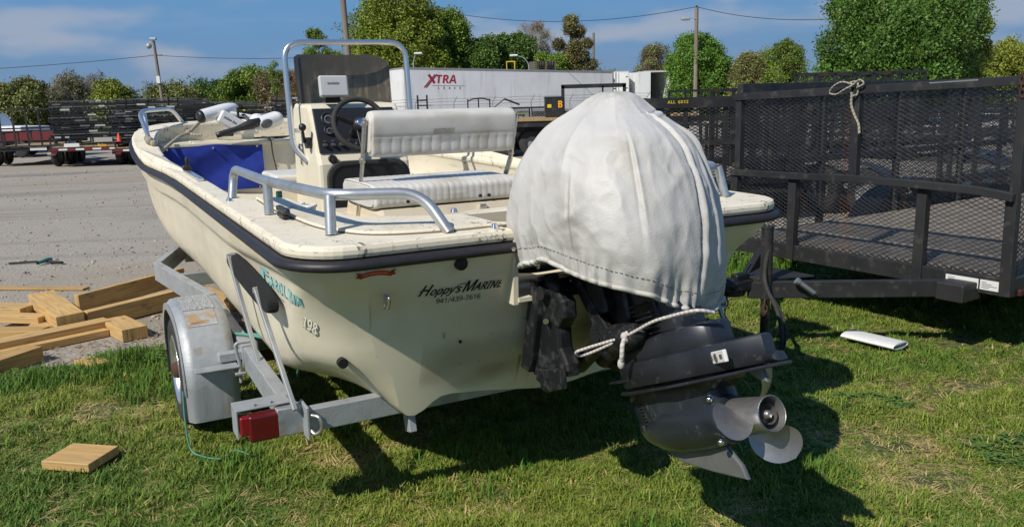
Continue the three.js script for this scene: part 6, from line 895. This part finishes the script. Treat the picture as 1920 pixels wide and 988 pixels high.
// ------------------------------------------------------------------ utility trailers parked in the yard
{
  const decal = (txt, color, w, h, px) => print(512, 128, (c) => { c.font = `bold ${px ?? 96}px sans-serif`; c.fillStyle = color; c.fillText(txt, 10, 98); });
  const film = (m, w, h, x, y, z, p, name = 'lettering') => part(name, flat(grid(1, 1, (u, v) => [x + (u - 0.5) * w, y + (v - 0.5) * h, z, u, v])), m, p);
  function utility(label, x, z, turn, o) {                 // own axes: -z is the drawbar end, +z the tail; the tail faces the camera at turn 0
    const t = thing('utility_trailer', label, 'utility trailer', [x, 0, z], turn, undefined), W = o.w ?? 2.0, L = o.l ?? 3.6, D = o.deck ?? 0.55, P = (n, g, m = M.blackFar, p = t) => part(n, g, m, p);
    for (const s of [-1, 1]) P('side_beam', bx(0.06, 0.12, L, s * W / 2, D - 0.07, 0)); for (const s of [-1, 1]) P('end_beam', bx(W + 0.06, 0.12, 0.06, 0, D - 0.07, s * L / 2));
    const n = Math.round(W / 0.25); for (let i = 0; i < n; i++) P('plank', bx(W / n - 0.012, 0.04, L - 0.08, -W / 2 + (i + 0.5) * W / n, D + 0.0, 0), o.wood ?? (z > -24 ? M.deckWood : M.deckTan));
    const rh = o.rail ?? 0.4; if (rh) for (const s of [-1, 1]) { P('side_rail', bx(0.05, 0.05, L, s * W / 2, D + rh, 0)); for (let k = 0; k < 4; k++) P('rail_post', bx(0.045, rh, 0.045, s * W / 2, D + rh / 2, (k / 3 - 0.5) * (L - 0.1))); }
    if (rh) P('front_rail', bx(W, 0.05, 0.05, 0, D + rh, -L / 2));
    for (const s of [-1, 1]) for (const zz of o.axles ?? [0.15, 0.95]) { const w = sub('wheel', t), at = (g) => flat(g.rotateZ(PI / 2).translate(s * (W / 2 + 0.16), 0.33, zz)); part('tyre', at(lathe([[0.19, -0.09], [0.30, -0.095], [0.33, -0.05], [0.33, 0.05], [0.30, 0.095], [0.19, 0.09]], 28)), M.rubber, w); part('rim', at(lathe([[0, -0.02], [0.08, -0.03], [0.17, -0.02], [0.19, -0.08]], 24)), mid2, w); part('rim', at(lathe([[0, 0.02], [0.08, 0.03], [0.17, 0.02], [0.19, 0.08]], 24)), mid2, w); }
    if ((o.axles ?? [1, 1]).length) for (const s of [-1, 1]) P('mudguard', flat(grid(16, 2, (u, v) => { const a = u * PI; return [s * (W / 2 + 0.16) + (v - 0.5) * 0.24, 0.36 + 0.36 * Math.sin(a), 0.55 + 0.85 * Math.cos(a), u, v]; })));
    for (const s of [-1, 1]) P('drawbar', bar([s * 0.04, D - 0.1, -L / 2 - 1.1], [s * W * 0.38, D - 0.1, -L / 2], 0.05, 0.1, 0));
    P('jack', cyl([0, 0, -L / 2 - 0.95], [0, 0.85, -L / 2 - 0.95], 0.04));
    const gh = o.gate ?? 0; if (gh) { for (const x2 of Array.from({ length: o.bars ?? 5 }, (_, k) => k / ((o.bars ?? 5) - 1) - 0.5)) P('gate_bar', bx(0.05, gh, 0.04, x2 * (W - 0.04), D + gh / 2, L / 2 + 0.06)); for (const y of [0.02, 0.5, 1]) P('gate_rail', bx(W, 0.05, 0.045, 0, D + gh * y, L / 2 + 0.065)); if (o.mesh) stuffPart('wire_mesh', expanded(W - 0.05, gh, o.mesh, o.mesh * 0.5, 0.010).translate(-W / 2 + 0.025, D, L / 2 + 0.04), M.blackFar, t); }
    if (o.front) { for (const x2 of [-0.5, 0, 0.5]) P('headboard_post', bx(0.06, o.front, 0.05, x2 * W, D + o.front / 2, -L / 2)); P('headboard_rail', bx(W, 0.09, 0.05, 0, D + o.front, -L / 2)); }
    if (o.sideMesh) for (const s of [-1, 1]) { stuffPart('wire_mesh', expanded(L - 0.1, o.sideMesh, 0.09, 0.045, 0.008).rotateY(-PI / 2).translate(s * W / 2, D, -L / 2 + 0.05), M.blackFar, t); P('mesh_rail', bx(0.06, 0.07, L, s * W / 2, D + o.sideMesh, 0)); for (let k = 0; k < 5; k++) P('mesh_post', bx(0.06, o.sideMesh, 0.06, s * W / 2, D + o.sideMesh / 2, (k / 4 - 0.5) * (L - 0.08))); }
    if (o.reflect) for (let k = 0; k < 8; k++) P('reflector', bx(W / 8, 0.05, 0.006, (k - 3.5) * W / 8, D - 0.07, L / 2 + 0.035), k % 2 ? M.paper : M.red);
    for (const s of [-1, 1]) P('tail_lamp', bx(0.16, 0.07, 0.04, s * (W / 2 - 0.1), D - 0.16, L / 2 + 0.03), M.redDark);
    return t;
  }
  const mid2 = std({ color: lin(0.20, 0.20, 0.205), roughness: 0.5 });
  const a = utility('black trailer with tall barred ramp gate and pale wood deck at the left edge', -16.1, -28.6, 0.18, { gate: 1.2, bars: 6, rail: 0.45, deck: 0.62 }); part('paper_label', bx(0.5, 0.10, 0.008, 0.45, 0.55, 1.85), M.paper, a);
  const b = utility('black trailer carrying the leftmost frame stack, with red and white reflector strip', -13.4, -27.4, 0.12, { rail: 0.3, deck: 0.62, reflect: 1 }); part('paper_label', bx(0.45, 0.11, 0.008, -0.35, 0.68, 1.84), M.paper, b); film(decal('BigTex', '#f0b81e'), 0.42, 0.14, 0.62, 0.66, 1.86, b);
  utility('black trailer carrying the tall stack behind the left bow rail', -11.3, -27.4, 0.05, { rail: 0.16, deck: 0.55, reflect: 1 });
  // deck-over flatbed with a goalpost headboard behind the motor cover
  const d = thing('flatbed_trailer', 'black flatbed trailer with pale plank deck between seat and motor cover', 'flatbed trailer', [2.4, 0, -25.5], 0);
  for (let i = 0; i < 10; i++) part('plank', bx(6.6, 0.05, 0.235, 0, 1.10, -1.1 + i * 0.245), M.deckTan, d);
  for (const z of [-1.22, 1.25]) part('side_beam', bx(6.7, 0.20, 0.08, 0, 0.98, z), M.blackFar, d); part('edge_board', bx(6.6, 0.09, 0.03, 0, 1.09, 1.32), M.deckTan, d); part('frame', bx(6.2, 0.22, 0.9, 0, 0.80, 0), M.blackFar, d);
  for (const x of [-2.6, -1.7, 0.6, 1.5]) for (const z of [-0.9, 0.9]) { const w = sub('wheel', d); part('tyre', flat(lathe([[0.2, -0.11], [0.36, -0.11], [0.39, -0.06], [0.39, 0.06], [0.36, 0.11], [0.2, 0.11]], 28).rotateX(PI / 2).translate(x, 0.39, z)), M.rubber, w); part('rim', flat(lathe([[0, 0.04], [0.1, 0.05], [0.2, 0.0], [0.21, 0.09]], 24).rotateX(PI / 2).translate(x, 0.39, z)), mid2, w); }
  part('drawbar', bx(1.8, 0.16, 0.2, -4.0, 0.75, 0), M.blackFar, d); part('jack', cyl([-4.2, 0, 0.1], [-4.2, 1.0, 0.1], 0.06), M.blackFar, d);
  const hb = sub('headboard', d); for (const x of [-0.68, 0.55, 1.22]) part('post', bx(x === 0.55 ? 0.05 : 0.10, x === 0.55 ? 0.9 : 0.95, 0.08, x, 1.58, -0.2), M.blackFar, hb); part('cross_bar', bx(2.0, 0.12, 0.08, 0.27, 2.03, -0.2), M.blackFar, hb);
  const tb = thing('tool_box', 'black tool box with a yellow letter beside the flatbed headboard', 'tool box', [1.42, 1.13, -25.3], 0); part('box', rbx(0.58, 0.55, 0.6, 0, 0.28, 0, 0.03), M.blackFar, tb); part('lid', rbx(0.60, 0.06, 0.62, 0, 0.58, 0, 0.02), M.blackFar, tb); film(print(128, 128, (c) => { c.font = 'bold 120px sans-serif'; c.fillStyle = '#f0a818'; c.fillText('B', 18, 108); }), 0.26, 0.30, 0.18, 0.38, 0.305, tb); part('yellow_sticker', bx(0.12, 0.10, 0.005, -0.16, 0.33, 0.302), M.yellow, tb);
  utility('low black trailer parked between the seat backrest and the chain-link fence', -1.6, -28.5, 1.45, { l: 4.2, rail: 0.55, deck: 0.6 });
  utility('black trailer with a dark box frame right of the seat backrest', 0.4, -29.5, 1.5, { l: 2.6, rail: 0.75, deck: 0.65, front: 0.7 });
  const lg = thing('ladder_gate', 'black ladder-like gate standing upright before the white semi-trailer', 'gate', [-3.1, 0, -30.3], 0); for (const x of [-0.17, 0.17]) part('upright', bx(0.06, 1.95, 0.06, x, 0.975, 0), M.blackFar, lg); for (let k = 0; k < 8; k++) part('rung', bx(0.34, 0.05, 0.05, 0, 0.5 + k * 0.18, 0), M.blackFar, lg);
  const rk = thing('pipe_rack', 'thin black arched rack above the seat backrest', 'rack', [-0.95, 0, -27.2], 0); for (const x of [-0.35, 0, 0.37]) part('post', cyl([x, 0.8, 0], [x, 1.74, 0], 0.022), M.blackFar, rk); part('arch', spline([[-0.36, 1.68, 0], [-0.18, 1.74, 0], [0, 1.755, 0], [0.2, 1.745, 0], [0.38, 1.69, 0]], 0.022, 20), M.blackFar, rk); part('bar', cyl([-0.36, 1.42, 0], [0.38, 1.42, 0], 0.02), M.blackFar, rk); part('strut', cyl([0.5, 1.45, 0], [0.85, 1.72, 0], 0.02), M.blackFar, rk); part('strut', cyl([0.85, 1.72, 0], [1.35, 1.52, 0], 0.03), M.blackFar, rk);
  // behind the motor cover and the mesh-sided trailer
  const e = utility('black mesh trailer with yellow lettering on its top rail, right of the motor cover', 2.55, -12.1, 0.10, { w: 2.1, l: 3.4, deck: 0.5, gate: 1.06, mesh: 0.085, sideMesh: 1.05, rail: 0, wood: M.deckWood }); part('top_plate', bx(2.16, 0.13, 0.02, 0, 1.535, 1.80), M.blackFar, e); film(print(512, 128, (c) => { c.font = 'bold 100px sans-serif'; c.fillStyle = '#c9b02c'; c.fillText('ALL  6X12', 10, 98); }), 0.30, 0.065, -0.62, 1.545, 1.818, e);
  const spots = [[5.2, -11.8, 0.5, { rail: 0.5, gate: 1.0, bars: 5, reflect: 1 }, 'black trailer with barred gate seen through the middle of the mesh'], [7.9, -13.4, 0.35, { rail: 0.6, deck: 0.6, reflect: 1 }, 'low black trailer with reflector strip seen through the right mesh panel'], [3.9, -15.5, 0.2, { rail: 0.6, gate: 1.15, bars: 6, reflect: 1 }, 'black gated trailer behind the left mesh panel'], [10.4, -15.2, 0.3, { rail: 0.5, gate: 1.1, mesh: 0.12 }, 'black trailer with mesh gate beyond the right end of the mesh trailer'], [6.6, -17.5, 0.15, { rail: 0.55, sideMesh: 0.9, gate: 1.3, mesh: 0.12, deck: 0.66, w: 2.2 }, 'tall black mesh-gated trailer rising above the mesh trailer top rail'], [9.3, -20.5, 0.2, { rail: 0.6, gate: 1.2, bars: 7 }, 'black barred trailer far behind the right mesh panel'], [13.2, -21.0, 0.25, { rail: 0.6, reflect: 1 }, 'far black trailer near the right edge behind the mesh'], [4.6, -21.5, 0.1, { rail: 0.7, gate: 1.2, bars: 6, reflect: 1 }, 'far black trailer between the two mesh trailers'], [12.0, -12.2, 0.45, { rail: 0.45, wood: M.deckTan }, 'black trailer with tan plank deck behind the right end of the mesh']];
  for (const [x, z, t, o, label] of spots) utility(label, x, z, t, o);
  const tg = thing('ramp_gate', 'raised black mesh ramp gate showing above the mesh trailer top rail', 'gate', [5.75, 0, -14.2], 0.08); for (const y of [1.15, 1.92]) part('rail', bx(1.75, 0.06, 0.05, 0, y, 0), M.black, tg); for (let k = 0; k < 6; k++) part('bar', bx(0.05, 1.6, 0.05, -0.85 + k * 0.34, 1.13, 0), M.black, tg); stuffPart('wire_mesh', expanded(1.7, 0.75, 0.075, 0.04, 0.007).translate(-0.85, 1.17, 0), M.black, tg);
}
// ------------------------------------------------------------------ box trailers, fence, poles and lines far behind
{
  const wallT = M.truckWhite;
  const s = thing('semi_trailer', 'long white semi-trailer with red lettering on its side', 'semi-trailer', [-0.04, 0, -60.0], Math.atan2(8, 14.84));
  s.rotation.set(0, Math.atan2(-8, -14.84) + PI, -0.022, 'YXZ'); s.rotation.y = Math.atan2(8, 14.84);
  const L = 16.8, X = (n, g, m = wallT, p = s) => part(n, g, m, p);
  for (let k = 0; k < 14; k++) X('side_panel', bx(L / 14 - 0.006, 2.62, 0.05, -L / 2 + (k + 0.5) * L / 14, 2.42, 1.25)); X('body', bx(L - 0.02, 2.66, 2.42, 0, 2.42, 0)); X('nose_panel', bx(0.06, 2.66, 2.46, -L / 2 - 0.02, 2.42, 0)); X('roof_rail', bx(L + 0.05, 0.16, 2.56, 0, 3.80, 0), std({ map: M.truckWhite.map, color: lin(0.35, 0.35, 0.35), roughness: 0.6 })); X('lower_rail', bx(L + 0.04, 0.16, 2.56, 0, 1.06, 0), std({ color: lin(0.32, 0.33, 0.34), roughness: 0.5 })); X('corner_post', bx(0.12, 2.7, 0.06, L / 2 - 0.05, 2.42, 1.265), std({ color: lin(0.4, 0.4, 0.4), roughness: 0.5 }));
  for (const x of [5.4, 6.7]) for (const z of [-0.95, 0.95]) { const w = sub('wheel', s); part('tyre', flat(lathe([[0.25, -0.14], [0.48, -0.14], [0.51, -0.08], [0.51, 0.08], [0.48, 0.14], [0.25, 0.14]], 24).rotateX(PI / 2).translate(x, 0.51, z)), M.rubber, w); part('rim', flat(lathe([[0, 0.05], [0.25, 0.05], [0.26, 0.1]], 20).rotateX(PI / 2).translate(x, 0.51, z)), M.truckWhite, w); }
  for (const z of [-0.8, 0.8]) X('landing_leg', bx(0.14, 1.0, 0.14, -5.2, 0.5, z), M.blackFar);
  X('lettering', flat(grid(1, 1, (u, v) => [-7.05 + 3.1 * u, 2.42 + 1.22 * v, 1.285, u, v])), print(1024, 400, (c) => {
    c.fillStyle = '#a81f35'; c.save(); c.transform(1, 0, -0.16, 1, 60, 0); c.font = 'bold 250px sans-serif'; c.scale(1.12, 1); c.fillText('TRA', 240, 250);
    c.lineWidth = 52; c.strokeStyle = '#a81f35'; c.beginPath(); c.moveTo(80, 70); c.lineTo(230, 250); c.stroke(); c.restore(); c.lineWidth = 24; c.strokeStyle = '#a81f35'; c.beginPath(); c.moveTo(20, 350); c.lineTo(290, 62); c.stroke(); c.strokeStyle = '#8c1a30'; c.beginPath(); c.moveTo(70, 350); c.lineTo(335, 62); c.stroke();
    c.fillStyle = '#8c6a76'; c.fillRect(220, 300, 790, 7); c.fillStyle = '#6a3b48'; c.font = 'bold 66px sans-serif'; let x = 350; for (const ch of 'LEASE') { c.fillText(ch, x, 376); x += 132; }
  }));
  const pal = thing('pallet_stack', 'stack of grey weathered pallets showing above the semi-trailer roof', 'pallets', [2.9, 0, -67], 0.4); for (let k = 0; k < 5; k++) { part('pallet_boards', [0, 1, 2].map((q) => bx(1.9, 0.03, 0.3, 0, 4.1 + k * 0.155, -0.45 + q * 0.45)), M.deckWood, pal); part('pallet_blocks', [-0.85, 0, 0.85].map((q) => bx(0.12, 0.11, 1.2, q, 4.03 + k * 0.155, 0)), M.deckWood, pal); } part('support', bx(1.9, 4.0, 1.2, 0, 1.98, 0), M.blackFar, pal);
  const yf = thing('yellow_frame', 'small yellow steel frame above the roof of the white semi-trailer', 'frame', [0.35, 0, -69], 0); for (const x of [-0.33, 0.33]) part('upright', bx(0.07, 4.9, 0.07, x, 2.45, 0), M.yellow, yf); part('cross_bar', bx(0.73, 0.08, 0.08, 0, 4.9, 0), M.yellow, yf);
  // rear ends of two box trailers
  const box = (label, x, z, turn, w, h, l, open) => { const t = thing('box_trailer', label, 'box trailer', [x, 0, z], turn), P = (n, g, m = wallT, p = t) => part(n, g, m, p); const y0 = 1.15;
    P('side_wall', bx(0.05, h, l, -w / 2, y0 + h / 2, -l / 2)); P('side_wall', bx(0.05, h, l, w / 2, y0 + h / 2, -l / 2)); P('roof', bx(w, 0.05, l, 0, y0 + h, -l / 2)); P('floor', bx(w, 0.12, l, 0, y0, -l / 2), M.blackFar); P('front_wall', bx(w, h, 0.05, 0, y0 + h / 2, -l)); P('rear_frame', [bx(w + 0.08, 0.14, 0.08, 0, y0 + h, 0.02), bx(0.10, h, 0.08, -w / 2, y0 + h / 2, 0.02), bx(0.10, h, 0.08, w / 2, y0 + h / 2, 0.02)], std({ color: lin(0.55, 0.54, 0.5), roughness: 0.5 }));
    for (const q of [-1, 1]) { const w2 = sub('wheel', t); part('tyre', flat(lathe([[0, -0.25], [0.48, -0.25], [0.51, -0.15], [0.51, 0.15], [0.48, 0.25], [0, 0.25]], 20).rotateZ(PI / 2).translate(q * 0.85, 0.51, -1.6)), M.rubber, w2); }
    if (!open) for (const q of [-1, 1]) { const dr = P('door', bx(w / 2 - 0.08, h - 0.1, 0.05, q * w / 4, y0 + h / 2, 0.04)); for (const yy of [0.15, 0.5, 0.85]) part('hinge', bx(0.14, 0.08, 0.03, q * (w / 2 - 0.16), y0 + h * yy, 0.075), M.blackFar, dr); part('lock_rod', cyl([q * 0.25, y0 + 0.1, 0.08], [q * 0.25, y0 + h - 0.1, 0.08], 0.025, 0.025, 8), M.galv, dr); }
    else { const d1 = P('open_door', bx(w / 2, h, 0.06, -w / 2 - 0.1, y0 + h / 2, 0.5).rotateY(0)), d2 = P('open_door', bx(0.06, h, w / 2, w / 2 + 0.05, y0 + h / 2, w / 4), wallT); P('load', rbx(w * 0.8, 0.6, 1.2, 0, y0 + 0.35, -1.2, 0.1), M.blackFar); }
    return t; };
  const b1 = box('white box trailer with a black number two on its rear doors', 10.2, -78, -0.05, 2.35, 2.95, 9, false);
  part('number', flat(grid(1, 1, (u, v) => [-0.85 + 1.0 * u, 2.35 + 1.5 * v, 0.072, u, v])), print(128, 192, (c) => { c.font = '190px sans-serif'; c.fillStyle = '#2b2b2e'; c.fillText('2', 8, 168); }), b1);
  box('white box trailer with one rear door swung open onto a dark inside', 13.6, -76, 0.12, 2.3, 2.85, 8, true);
  box('grey-white box trailer standing between the numbered and the open one', 12.1, -82, -0.1, 1.6, 2.9, 8, false);
  // chain-link fence with outrigger arms and barbed wire
  const f = thing('chain_fence', 'chain-link fence with angled barbed wire arms before the white semi-trailer', 'fence', [-2, 0, -44], 0.02);
  for (let k = 0; k < 9; k++) { const x = -7 + k * 2.05; const p = part('fence_post', cyl([x, 0, 0], [x, 1.65, 0], 0.032, 0.032, 8), M.galv, f); part('arm', cyl([x, 1.62, 0], [x + 0.20, 1.98, 0.15], 0.02, 0.02, 6), M.galv, p); }
  part('top_rail', cyl([-7, 1.55, 0], [9.4, 1.62, 0], 0.022, 0.022, 8), M.galv, f); for (const [dy, dx] of [[1.75, 0.07], [1.90, 0.15]]) part('barbed_wire', spline(Array.from({ length: 18 }, (_, k) => [-7 + k * 0.965 + dx, dy - 0.03 * (k % 2), dx]), 0.008, 60, 4), M.wire, f);
  stuffPart('wire_mesh', expanded(16.4, 1.5, 0.16, 0.16, 0.010).translate(-7, 0.05, 0), M.galv, f);
  // poles
  const pole = (label, x, z, h, r, lean, name = 'utility_pole', m = M.pole) => { const t = thing(name, label, 'pole', [x, 0, z], 0); part('mast', cyl([0, 0, 0], [lean, h, 0], r * 1.25, r, 12), m, t); return t; };
  const p1 = pole('leaning grey pole with a security camera on top, above the left frame stacks', -24.75, -60, 6.6, 0.10, -0.28, 'camera_pole'); part('camera_dome', ball(0.2, -0.62, 6.25, 0.05), M.galv, p1); part('camera_arm', bx(0.4, 0.07, 0.07, -0.46, 6.5, 0), M.galv, p1); part('camera', rbx(0.5, 0.18, 0.2, -0.26, 6.72, 0.1, 0.05), M.galv, p1); part('meter_box', bx(0.24, 0.5, 0.2, -0.15, 3.9, 0.15), M.paper, p1); part('cross_arm', bx(0.9, 0.08, 0.08, -0.22, 5.6, 0), M.pole, p1);
  const p2 = pole('thick brown wooden pole cut off by the top edge beside the big tree', -7.4, -40, 9.5, 0.125, -0.28);
  const p3 = pole('grey wooden pole with a street lamp in front of the round green tree', 12.45, -55, 7.3, 0.12, 0.0); part('lamp_arm', bx(0.9, 0.06, 0.06, -0.42, 6.62, 0.1), M.galv, p3); part('lamp_head', rbx(0.55, 0.2, 0.28, -0.75, 6.6, 0.12, 0.07), M.galv, p3); part('insulator', cyl([0, 7.25, 0], [0, 7.42, 0], 0.06), M.plastic, p3);
  const p4 = pole('tan wooden pole with small white camera before the huge dark tree', 17.75, -45, 5.6, 0.11, 0.12); part('camera', rbx(0.4, 0.14, 0.16, -0.2, 5.62, 0.1, 0.04), M.paper, p4); part('camera', rbx(0.16, 0.16, 0.16, -0.4, 5.82, 0.1, 0.04), M.paper, p4);
  const p5 = pole('distant thin pole with cross-arm right of the ragged vine tree', 9.55, -92, 8.8, 0.13, 0.05); part('cross_arm', bx(1.9, 0.12, 0.12, 0.1, 5.5, 0), M.pole, p5); part('guy_wire', cyl([0, 6.8, 0], [-2.2, 3.0, 0], 0.03, 0.03, 5), M.wire, p5);
  const lamp = (label, x, z, h, dir) => { const t = thing('street_lamp', label, 'street lamp', [x, 0, z], 0); part('mast', cyl([0, 0, 0], [0, h, 0], 0.09, 0.06, 10), M.galv, t); part('arm', spline([[0, h, 0], [dir * 0.4, h + 0.55, 0], [dir * 1.0, h + 0.75, 0]], 0.045, 14, 6), M.galv, t); part('lamp_head', rbx(0.7, 0.18, 0.34, dir * 1.25, h + 0.78, 0, 0.08), M.white, t); };
  lamp('white street lamp above the yellow frame on the semi-trailer roofline', 1.9, -71, 4.7, -1); lamp('small white street lamp before the big yellow-green tree', -7.7, -69.5, 5.0, 0.35);
  // overhead lines
  const line = (label, pts, sag, r = 0.022) => { const [a, b] = pts; const P = Array.from({ length: 15 }, (_, k) => { const t = k / 14; return [lerp(a[0], b[0], t), lerp(a[1], b[1], t) - sag * 4 * t * (1 - t), lerp(a[2], b[2], t)]; }); const o = part(numbered('power_line'), spline(P, r, 40, 5), M.wire, scene); tag(o, label, 'power line'); };
  line('overhead line from the lamp pole leftwards past the big tree', [[12.45, 7.35, -55], [-9, 9.4, -62]], 1.3); line('overhead line from the lamp pole to the tan pole at the right', [[12.45, 7.35, -55], [17.85, 5.5, -45]], 0.35, 0.02);
  line('overhead line from the camera pole to the left edge', [[-25.0, 5.6, -60], [-52, 5.0, -62]], 0.3); line('overhead line from the camera pole towards the console', [[-25.0, 5.6, -60], [-9, 5.0, -56]], 0.25, 0.02); line('pair of high lines at the right edge of the sky', [[21, 6.0, -45], [40, 7.6, -47]], 0.2, 0.02);
}
// ------------------------------------------------------------------ a pickup behind the left trailer
{
  const t = thing('pickup_truck', 'white pickup truck behind the barred trailer at the left edge', 'pickup truck', [-23.5, 0, -37], 1.45), P = (n, g, m = M.truckWhite, p = t) => part(n, g, m, p);
  P('body', ext([[-2.7, 0.55], [-2.75, 1.0], [-2.6, 1.12], [-1.3, 1.18], [-0.75, 1.72], [0.55, 1.75], [0.85, 1.2], [2.6, 1.16], [2.65, 0.6]], 1.9, 'zy', 0, 0.06)); P('side_glass', ext([[-1.05, 1.22], [-0.65, 1.64], [0.45, 1.66], [0.65, 1.22]], 1.93, 'zy', 0, 0.01), M.plastic); P('windscreen', bar([0, 1.24, -1.24], [0, 1.66, -0.80], 1.6, 0.03), M.plastic); P('bumper', rbx(1.9, 0.2, 0.15, 0, 0.6, -2.78, 0.04), M.chrome);
  for (const z of [-1.75, 1.7]) for (const x of [-0.9, 0.9]) { const w = sub('wheel', t); part('tyre', flat(lathe([[0, -0.12], [0.34, -0.12], [0.37, -0.05], [0.37, 0.05], [0.34, 0.12], [0, 0.12]], 24).rotateZ(PI / 2).translate(x, 0.37, z)), M.rubber, w); }
  const q = thing('red_trailer', 'low red trailer behind the barred trailer at the left edge', 'trailer', [-19.6, 0, -33.5], 1.45); part('bed', bx(1.9, 0.36, 4.2, 0, 0.84, 0), std({ color: lin(0.12, 0.010, 0.012), roughness: 0.5 }), q); part('frame', bx(1.7, 0.15, 4.3, 0, 0.62, 0), M.blackFar, q); for (const z of [-0.5, 0.5]) for (const x of [-0.95, 0.95]) part('wheel', flat(lathe([[0, -0.1], [0.30, -0.1], [0.33, 0], [0.30, 0.1], [0, 0.1]], 20).rotateZ(PI / 2).translate(x, 0.33, z)), M.rubber, q);
  const k = thing('traffic_cone', 'small orange cone among the stacked frames by the bow rail', 'cone', [-12.1, 0.75, -25.65], 0); part('cone', flat(lathe([[0.075, 0], [0.02, 0.25], [0, 0.26]], 16)), std({ color: lin(0.75, 0.08, 0.02), roughness: 0.5 }), k); part('base', bx(0.17, 0.02, 0.17, 0, 0.008, 0), std({ color: lin(0.6, 0.06, 0.02), roughness: 0.5 }), k);
}

scene.updateMatrixWorld(true);
renderer.render(scene, camera);
